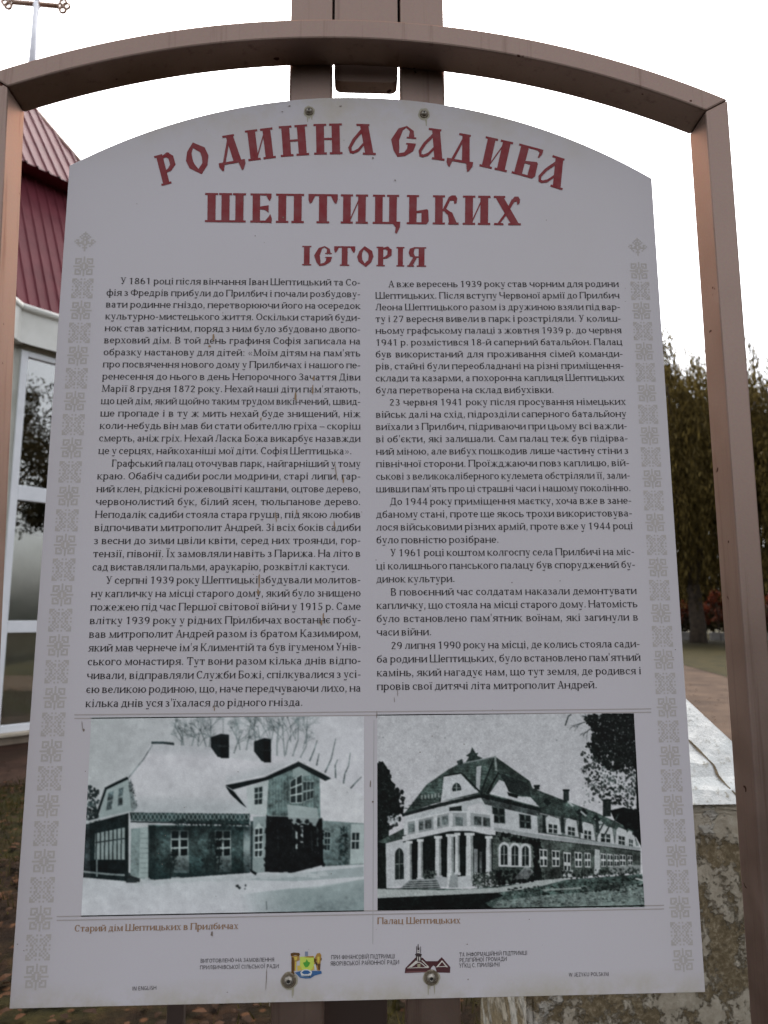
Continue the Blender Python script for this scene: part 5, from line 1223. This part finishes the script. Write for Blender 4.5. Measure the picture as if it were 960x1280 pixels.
br_ = MB(); corrugated(br_, (-4.46, by0, Z_EAVE), (-4.46, by1, Z_EAVE), (-7.4, by0, 7.4), (-7.4, by1, 7.4)); corrugated(br_, (-10.55, by1, Z_EAVE), (-10.55, by0, Z_EAVE), (-7.4, by1, 7.4), (-7.4, by0, 7.4))
br_.add([(-4.46, by0, Z_EAVE), (-7.4, by0, 7.4), (-10.55, by0, Z_EAVE)], [[0, 1, 2]]); br_.build('nave_roof', M_maroon, church)
# cross on its pole over the apex
zc = 11.86; po = MB(); po.tube([(CC[0], CC[1], Z_APEX - .1), (CC[0], CC[1], zc + .05)], [.062, .058], 10)
cross = po.build('cross', M_pole, church, smooth=True)
xb = MB(); zc = 11.86
def arm(p, q, r):
    xb.tube([p, q], [r, r], 8)
arm((CC[0] - .42, CC[1], zc + .06), (CC[0] + .38, CC[1], zc - .02), .045)
for sgn, x0_, zz_ in ((1, CC[0] + .40, zc - .02), (-1, CC[0] - .44, zc + .06)):
    for dx, dz in ((.05, .075), (.11, 0), (.05, -.075)):
        ring = [(x0_ + sgn * dx +   .055 * math.cos(t), CC[1], zz_ + dz + .055 * math.sin(t)) for t in np.linspace(0, 2 * math.pi, 13)]; xb.tube(ring, [.026] * 13, 6, False)
xb.tube([(CC[0], CC[1], zc), (CC[0], CC[1], zc + .75)], [.045, .045], 8)
xb.build('cross_bar', M_gold, cross, smooth=True)

# the church was laid out along the camera's heading: turn it into the world
def from_heading(xc, d): return (CAM[0] + xc * math.cos(YAW) + d * math.sin(YAW), CAM[1] - xc * math.sin(YAW) + d * math.cos(YAW))
church.rotation_euler = (0, 0, -YAW); church.location = (*from_heading(*CC), 0)

# earth walk along the church
strip('earth_walk', [from_heading(*q) for q in [(-12, 3.6), (-4.6, 5.6), (-3.2, 6.4), (1.4, 10.4), (-1.5, 14.5), (-12, 16)]], 0.006, M_walk)

# ------------------------------------------------------------------ old plastered pillar with a pyramid cap
def pillar_mat():
    m, t, p = new_mat('crumbling_plaster'); tc = node(t, 'ShaderNodeTexCoord')
    n1 = node(t, 'ShaderNodeTexNoise', Scale=13.0, Detail=12.0, Roughness=0.74, Distortion=0.08); n2 = node(t, 'ShaderNodeTexNoise', Scale=90.0, Detail=8.0, Roughness=0.8); n3 = node(t, 'ShaderNodeTexNoise', Scale=4.5, Detail=7.0, Roughness=0.62, Distortion=0.1); n4 = node(t, 'ShaderNodeTexNoise', Scale=30.0, Detail=8.0, Roughness=0.75)
    for n in (n1, n2, n3, n4): t.links.new(tc.outputs['Object'], n.inputs['Vector'])
    pla = ramp(t, n4.outputs['Fac'], [(0.3, (0.27, 0.235, 0.175)), (0.55, (0.40, 0.36, 0.285)), (0.75, (0.50, 0.46, 0.39))])
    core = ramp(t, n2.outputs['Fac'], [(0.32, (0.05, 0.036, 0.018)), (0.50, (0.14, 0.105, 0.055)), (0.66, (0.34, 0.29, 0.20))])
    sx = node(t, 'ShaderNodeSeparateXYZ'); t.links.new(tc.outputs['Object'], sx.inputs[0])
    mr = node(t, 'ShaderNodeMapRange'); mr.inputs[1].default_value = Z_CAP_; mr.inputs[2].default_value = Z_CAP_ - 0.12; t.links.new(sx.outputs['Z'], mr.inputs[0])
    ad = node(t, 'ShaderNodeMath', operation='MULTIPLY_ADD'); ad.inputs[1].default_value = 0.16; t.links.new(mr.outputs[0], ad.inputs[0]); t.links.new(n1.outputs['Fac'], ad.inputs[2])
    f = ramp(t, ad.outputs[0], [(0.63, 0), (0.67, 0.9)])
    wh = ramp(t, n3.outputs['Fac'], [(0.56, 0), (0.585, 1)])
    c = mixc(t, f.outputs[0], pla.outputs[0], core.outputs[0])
    wc = ramp(t, n4.outputs['Fac'], [(0.3, (0.34, 0.32, 0.27)), (0.6, (0.50, 0.48, 0.43))]); c = mixc(t, wh.outputs[0], c, wc.outputs[0]); t.links.new(c, p.inputs['Base Color'])
    p.inputs['Roughness'].default_value = 0.95; p.inputs['Specular IOR Level'].default_value = 0.1
    hh = node(t, 'ShaderNodeMath', operation='MULTIPLY_ADD'); hh.inputs[1].default_value = -1.0; t.links.new(f.outputs[0], hh.inputs[0]); t.links.new(n2.outputs['Fac'], hh.inputs[2])
    h2 = node(t, 'ShaderNodeMath', operation='MULTIPLY_ADD'); h2.inputs[1].default_value = 1.5; t.links.new(wh.outputs[0], h2.inputs[0]); t.links.new(hh.outputs[0], h2.inputs[2])
    b = node(t, 'ShaderNodeBump', Strength=0.9, Distance=0.007); t.links.new(h2.outputs[0], b.inputs['Height']); t.links.new(b.outputs[0], p.inputs['Normal'])
    return m
def cap_mat():
    m, t, p = new_mat('whitewashed_cap'); tc = node(t, 'ShaderNodeTexCoord')
    n1 = node(t, 'ShaderNodeTexNoise', Scale=7.0, Detail=9.0, Roughness=0.7); n2 = node(t, 'ShaderNodeTexNoise', Scale=55.0, Detail=6.0, Roughness=0.7)
    for n in (n1, n2): t.links.new(tc.outputs['Object'], n.inputs['Vector'])
    a = ramp(t, n1.outputs['Fac'], [(0.36, (0.36, 0.385, 0.39)), (0.55, (0.52, 0.53, 0.52))]); s = ramp(t, n2.outputs['Fac'], [(0.55, 0), (0.66, 1)])
    c = mixc(t, s.outputs[0], a.outputs[0], (0.23, 0.22, 0.18)); p.inputs['Specular IOR Level'].default_value = 0.1; t.links.new(c, p.inputs['Base Color']); p.inputs['Roughness'].default_value = 0.85
    b = node(t, 'ShaderNodeBump', Strength=0.6, Distance=0.006); t.links.new(n2.outputs['Fac'], b.inputs['Height']); t.links.new(b.outputs[0], p.inputs['Normal'])
    return m
YPF = 0.62                                                                  # front face of the pillar
q1 = at_y(660, 1262, YPF); q2 = at_y(870, 1005, YPF); W_P = 0.66; z_cap = q2[2]
pillar = empty('stone_pillar', (q1[0] + W_P / 2, YPF + W_P / 2, 0)); tag(pillar, 'old stone pillar with peeling plaster and a cracked white pyramid cap behind the board', 'pillar')
def rough_block(mb, x0, x1, y0, y1, z0, z1, n, amp):
    """block with slightly uneven faces"""
    rng = np.random.default_rng(3); bm = bmesh.new(); bmesh.ops.create_cube(bm, size=1.0)
    bmesh.ops.bevel(bm, geom=list(bm.edges), offset=0.02, segments=1, affect='EDGES'); bmesh.ops.subdivide_edges(bm, edges=list(bm.edges), cuts=n, use_grid_fill=True)
    for v in bm.verts:
        v.co = Vector((x0 + (v.co.x + .5) * (x1 - x0), y0 + (v.co.y + .5) * (y1 - y0), z0 + (v.co.z + .5) * (z1 - z0)))
        v.co += Vector(rng.normal(0, amp, 3))
    bm.verts.index_update(); mb.add([v.co[:] for v in bm.verts], [[v.index for v in f.verts] for f in bm.faces]); bm.free()
Z_CAP_ = z_cap
q = MB(); rough_block(q, q1[0], q1[0] + W_P, YPF, YPF + W_P, -.1, z_cap - .002, 14, .0022); shaft = q.build('shaft', pillar_mat(), pillar)
# cap: low pyramid, uneven; its front right slope carries the crack
ca = at_y(858, 868, YPF + .12); apex = np.array([q1[0] + W_P / 2, YPF + W_P / 2, 0.0])
apex[2] = z_cap + 0.43
q = MB(); o_ = .006; N = 16; vs = []; fs = []; rng = np.random.default_rng(8)
cor = [np.array((q1[0] - o_, YPF - o_, z_cap)), np.array((q1[0] + W_P + o_, YPF - o_, z_cap)), np.array((q1[0] + W_P + o_, YPF + W_P + o_, z_cap)), np.array((q1[0] - o_, YPF + W_P + o_, z_cap))]
for k in range(4):
    A_, B_ = cor[k], cor[(k + 1) % 4]; idx = {}
    for j in range(N + 1):
        for i in range(N + 1 - j):
            pt = A_ + (B_ - A_) * i / N + (apex - A_) * j / N; pt = pt + (rng.normal(0, .0014, 3) if 0 < i < N - j and j > 0 else 0); idx[(i, j)] = len(vs); vs.append(pt)
    for j in range(N):
        for i in range(N - j):
            fs.append([idx[(i, j)], idx[(i + 1, j)], idx[(i, j + 1)]])
            if i + j < N - 1: fs.append([idx[(i + 1, j)], idx[(i + 1, j + 1)], idx[(i, j + 1)]])
fs.append([len(vs) + k for k in (3, 2, 1, 0)]); vs += cor
q.add(vs, fs); cap = q.build('cap', cap_mat(), pillar)
fn_ = np.cross(cor[1] - cor[0], apex - cor[0]); fn_ /= np.linalg.norm(fn_)
def on_cap(px_, py_):
    d = ray(px_, py_); t = ((cor[0] - CAM) @ fn_) / (d @ fn_); return CAM + d * t + fn_ * .0018
ck = MB(); cpts = [on_cap(*p) for p in ((846, 914), (862, 927), (873, 938), (884, 949), (892, 957), (897, 970), (908, 982), (921, 995), (930, 1003))]
for i in range(len(cpts) - 1):
    a, b = cpts[i], cpts[i + 1]; d = (b - a) / np.linalg.norm(b - a); s = np.cross(fn_, d); w0, w1 = (.0016 + .0012 * (i % 3)), (.0016 + .0012 * ((i + 1) % 3))
    ck.add([a - s * w0, b - s * w1, b + s * w1, a + s * w0], [[0, 1, 2, 3]])
ck.build('crack', noisy('crack_grime', (0.05, 0.035, 0.018), (0.13, 0.10, 0.06), scale=60, rough=0.95), cap)

# ------------------------------------------------------------------ trees
def leaf_mat(name, c1, c2, c3):
    m, t, p = new_mat(name); out = t.nodes['Material Output']
    g = node(t, 'ShaderNodeNewGeometry'); r = ramp(t, g.outputs['Random Per Island'], [(0.0, c1), (0.5, c2), (1.0, c3)])
    t.links.new(r.outputs[0], p.inputs['Base Color']); p.inputs['Roughness'].default_value = 0.7; p.inputs['Specular IOR Level'].default_value = 0.08
    tl = node(t, 'ShaderNodeBsdfTranslucent'); t.links.new(r.outputs[0], tl.inputs['Color']); mx = node(t, 'ShaderNodeMixShader'); mx.inputs[0].default_value = 0.45
    t.links.new(p.outputs[0], mx.inputs[1]); t.links.new(tl.outputs[0], mx.inputs[2]); t.links.new(mx.outputs[0], out.inputs['Surface']); return m
M_willow = leaf_mat('autumn_willow_leaf', (0.030, 0.021, 0.007), (0.075, 0.054, 0.016), (0.17, 0.125, 0.040))
M_oak = leaf_mat('dull_green_leaf', (0.012, 0.011, 0.005), (0.028, 0.022, 0.009), (0.05, 0.036, 0.014))
M_redleaf = leaf_mat('red_autumn_leaf', (0.032, 0.008, 0.005), (0.07, 0.014, 0.007), (0.12, 0.034, 0.014))
M_bark = noisy('dark_bark', (0.020, 0.013, 0.008), (0.060, 0.042, 0.028), scale=5, rough=0.95, bump=0.6, bscale=14)
def leaf_quad(V_, F_, c, u, v):
    o = len(V_); V_ += [c - u, c + v * .35, c + u, c - v * .35]; F_.append([o, o + 1, o + 2, o + 3])
def willow(x, y, hgt, rad, label, seed, n_str=2600, group='weeping willows across the lawn'):
    rng = np.random.default_rng(seed); t = empty('willow_tree', (x, y, 0)); tag(t, label, 'tree', group)
    tr = MB(); fk = hgt * .17; tr.tube([(x, y, -.2), (x + .05, y, 1.0), (x - .08, y, fk)], [.52, .42, .36], 10); limbs = []
    for k in range(8):
        a = k * .785 + rng.uniform(-.3, .3); r = rad * rng.uniform(.45, .8); z1 = hgt * rng.uniform(.70, .93)
        pts = [np.array((x - .08, y, fk - .15)), np.array((x + r * .35 * math.cos(a), y + r * .35 * math.sin(a), fk + (z1 - fk) * .55)), np.array((x + r * math.cos(a), y + r * math.sin(a), z1))]
        tr.tube(pts, [.24, .14, .04], 7); limbs.append(pts)
    tr.build('trunk', M_bark, t, smooth=True)
    V_, F_ = [], []
    clumps = [(rng.uniform(0, 6.28), math.sqrt(rng.uniform(.02, 1)), rng.uniform(0.55, 1.0)) for _ in range(60)]
    for s in range(n_str):
        a, rr, zz = clumps[rng.integers(len(clumps))]; a += rng.normal(0, .16); rr = min(1.05, max(0, rr + rng.normal(0, .09)))
        px_, py_ = x + rad * rr * math.cos(a), y + rad * rr * math.sin(a)
        tall = rng.uniform() < .10
        top = hgt * (1 - .34 * rr ** 2.2) * (zz * .42 + .58) * (.90 + .10 * math.sin(2.3 * a + seed) * math.sin(5.1 * a + 1.7 * seed)) + rng.normal(0, .22) + (rng.uniform(.3, 1.3) if tall else 0); L = rng.uniform(.30, 1.0) * (top - hgt * .10) * (.55 + .5 * rr) * (.35 if tall else 1); dx, dy = rng.normal(0, .10, 2); n = int(L / .15) + 2
        for i in range(n):
            q = i / n
            if q < .35 and rng.uniform() < .55: continue
            c = np.array((px_ + dx * L * q * .5 + .10 * math.sin(6 * q + s), py_ + dy * L * q * .5, top + .35 * math.sin(q * 3.0) * (q < .25) - L * q)) + rng.normal(0, .07, 3)
            ln = rng.uniform(.12, .24); th_ = rng.normal(0, .5); ph = rng.uniform(0, 6.28)
            u = np.array((math.sin(th_) * math.cos(ph), math.sin(th_) * math.sin(ph), -math.cos(th_))) * ln; v = np.array((math.cos(ph + 1.57), math.sin(ph + 1.57), 0)) * rng.uniform(.07, .13)
            leaf_quad(V_, F_, c, u, v)
    o = mesh_obj('crown', V_, F_, M_willow, t); return t
pw = lambda px_, Y: at_y(px_, 790, Y)[0]
willow(pw(872, 38), 38.0, 19.0, 6.4, 'brown weeping willow just right of the board, its dark trunk forking low', 21)
willow(pw(990, 39), 39.0, 19.8, 6.5, 'weeping willow seen at the right edge of the photo beyond the frame post', 22)
willow(pw(770, 45), 45.0, 17.4, 6.2, 'weeping willow standing behind the upper right of the white board', 23, 900)
def round_tree(x, y, hgt, rad, label, seed, n=9000, mat=None, group=None, leaf=.16, name='leafy_tree', cat='tree', trunk=.24, low=.30):
    rng = np.random.default_rng(seed); t = empty(name, (x, y, 0)); tag(t, label, cat, group)
    tr = MB(); tr.tube([(x, y, -.2), (x, y, hgt * .3), (x + .1, y, hgt * .8)], [trunk, trunk * .8, trunk * .25], 9); cl = []
    for k in range(26):
        a = rng.uniform(0, 6.28); e = rng.uniform(-.5, 1.4); r = rad * rng.uniform(.45, .95)
        c = np.array((x + r * math.cos(a) * math.cos(e), y + r * math.sin(a) * math.cos(e), hgt * (low + .5 * (1 - low)) + (hgt * (1 - low) / 2) * math.sin(e) * rng.uniform(.7, 1))); cl.append((c, rad * rng.uniform(.18, .36)))
        tr.tube([np.array((x, y, hgt * rng.uniform(.25, .55))), (np.array((x, y, hgt * .55)) + c) / 2, c], [trunk * .4, trunk * .22, .02], 5)
    tr.build('trunk', M_bark, t, smooth=True); V_, F_ = [], []
    for i in range(n):
        c, r = cl[rng.integers(len(cl))]; d = rng.normal(0, 1, 3); d /= np.linalg.norm(d); c = c + d * r * rng.uniform(.2, 1) ** .5
        u = rng.normal(0, 1, 3); u /= np.linalg.norm(u); v = np.cross(u, rng.normal(0, 1, 3)); v /= np.linalg.norm(v); leaf_quad(V_, F_, c, u * leaf * rng.uniform(.6, 1.2), v * leaf * 1.4)
    mesh_obj('crown', V_, F_, mat or M_oak, t); return t
# low red bushes under the willows
for px_, Y, h_, r_, lb in ((899, 47, 3.2, 1.3, 'red autumn bush between the willow trunk and the frame post'), (858, 48, 2.4, 1.3, 'red autumn bush at the left of the willow trunk by the board edge'), (962, 47, 3.0, 1.3, 'red autumn bush low at the right edge of the photo')):
    round_tree(pw(px_, Y), Y, h_, r_, lb, int(px_), 900, M_redleaf, 'red bushes under the willows', .12, 'red_bush', 'bush', .05, .12)
# dark hedge closing the far side of the lawn, and the pale low wall in front of it
def hedge(x0, x1, y, h_, label, seed, n):
    rng = np.random.default_rng(seed); t = empty('hedge', ((x0 + x1) / 2, y, 0)); tag(t, label, 'hedge'); tr = MB()
    for k in range(int((x1 - x0) / 1.6)):
        xx = x0 + .8 + k * 1.6; tr.tube([(xx, y, -.1), (xx + .1, y, h_ * .7)], [.10, .03], 6)
    tr.build('stem', M_bark, t); V_, F_ = [], []
    for i in range(n):
        xx = rng.uniform(x0, x1); hh = h_ * (.82 + .18 * math.sin(xx * 1.7) * math.sin(xx * .61 + 1)); c = np.array((xx, y + rng.normal(0, .55), hh * rng.uniform(.02, 1) ** .8))
        u = rng.normal(0, 1, 3); u /= np.linalg.norm(u); v = np.cross(u, rng.normal(0, 1, 3)); v /= np.linalg.norm(v); leaf_quad(V_, F_, c, u * .34 * rng.uniform(.6, 1.2), v * .42)
    mesh_obj('foliage', V_, F_, M_oak, t)
hedge(-4, 48, 58, 8.0, 'dark hedge along the far side of the lawn under the willows', 4, 40000)
lw = MB()
xs = pw(852, 42)
for k in range(9):
    if k == 2: continue
    lw.box(xs + k * .62, xs + k * .62 + .56 + .05 * math.sin(k * 2.1), 42, 42.25, -.1, .50 + .05 * math.sin(k * 1.3))
wl_o = lw.build('low_wall', noisy('pale_concrete', (0.16, 0.15, 0.14), (0.27, 0.255, 0.24), scale=2.5, rough=0.9, bump=.2), None, bevel=.02)
tag(wl_o, 'low pale concrete block wall at the foot of the willows', 'wall')
# trees on the near right that the church windows mirror
for x, y, h_, r_, sd, lb in ((15.0, 3.5, 9.5, 3.6, 31, 'tree mirrored in the upper church window pane, nearer one'), (19, -3.5, 12, 4.6, 32, 'tree mirrored in the church window, taller and behind the nearer one')):
    round_tree(x, y, h_, r_, lb, sd, 15000, M_oak, None, .11, 'leafy_tree', 'tree', .26, .16)

# ------------------------------------------------------------------ fallen leaves and grass near the stand
M_leaf = leaf_mat('fallen_leaf', (0.016, 0.008, 0.004), (0.038, 0.018, 0.009), (0.085, 0.038, 0.018))
rng = np.random.default_rng(77); V_, F_ = [], []
def clear_walk(x, y): return y > 4.55 + (x + 4.6) * .62 and x < 1.0
for i in range(7600):
    if i < 6000: x, y = rng.uniform(-4.2, 2.6), .15 + 6.2 * rng.uniform(0, 1) ** 1.25
    else: x, y = rng.uniform(-5, 9), rng.uniform(2, 14)
    if clear_walk(x, y) and rng.uniform() > .06: continue
    if q1[0] - .05 < x < q1[0] + W_P + .05 and YPF - .05 < y < YPF + W_P + .05: continue
    s = rng.uniform(.012, .034); a = rng.uniform(0, 6.28); o = len(V_); tilt = rng.uniform(0, .02)
    prof = ((1.0, 0), (.45, .48), (-.25, .52), (-.85, .18), (-.85, -.18), (-.25, -.52), (.45, -.48))
    for u, v in prof:
        V_.append((x + s * (u * math.cos(a) - v * math.sin(a)), y + s * (u * math.sin(a) + v * math.cos(a)), .012 + tilt + .35 * s * abs(v) * 1.6 + rng.uniform(0, .004)))
    F_.append(list(range(o, o + 7)))
o = mesh_obj('fallen_leaves', V_, F_, M_leaf); tag(o, 'brown fallen leaves scattered over the grass', 'fallen leaves', kind='stuff')
M_blade = leaf_mat('grass_blade', (0.010, 0.011, 0.003), (0.030, 0.027, 0.008), (0.06, 0.048, 0.016)); V_, F_ = [], []
cl = rng.uniform(-1, 1, (60, 2)) * (3.6, 2.8) + (-1.2, 3.0)
for i in range(16000):
    c = cl[rng.integers(len(cl))]; x, y = c + rng.normal(0, .34, 2)
    if y < .12 or clear_walk(x, y) or (q1[0] < x < q1[0] + W_P and YPF < y < YPF + W_P): continue
    h_ = rng.uniform(.03, .085); a = rng.uniform(0, 6.28); w_ = .004; lx, ly = rng.normal(0, .02, 2); o = len(V_)
    V_ += [(x - w_ * math.cos(a), y - w_ * math.sin(a), 0), (x + w_ * math.cos(a), y + w_ * math.sin(a), 0), (x + lx, y + ly, h_)]; F_.append([o, o + 1, o + 2])
o = mesh_obj('grass', V_, F_, M_blade); tag(o, 'short autumn grass in patches round the stand', 'grass', kind='stuff')
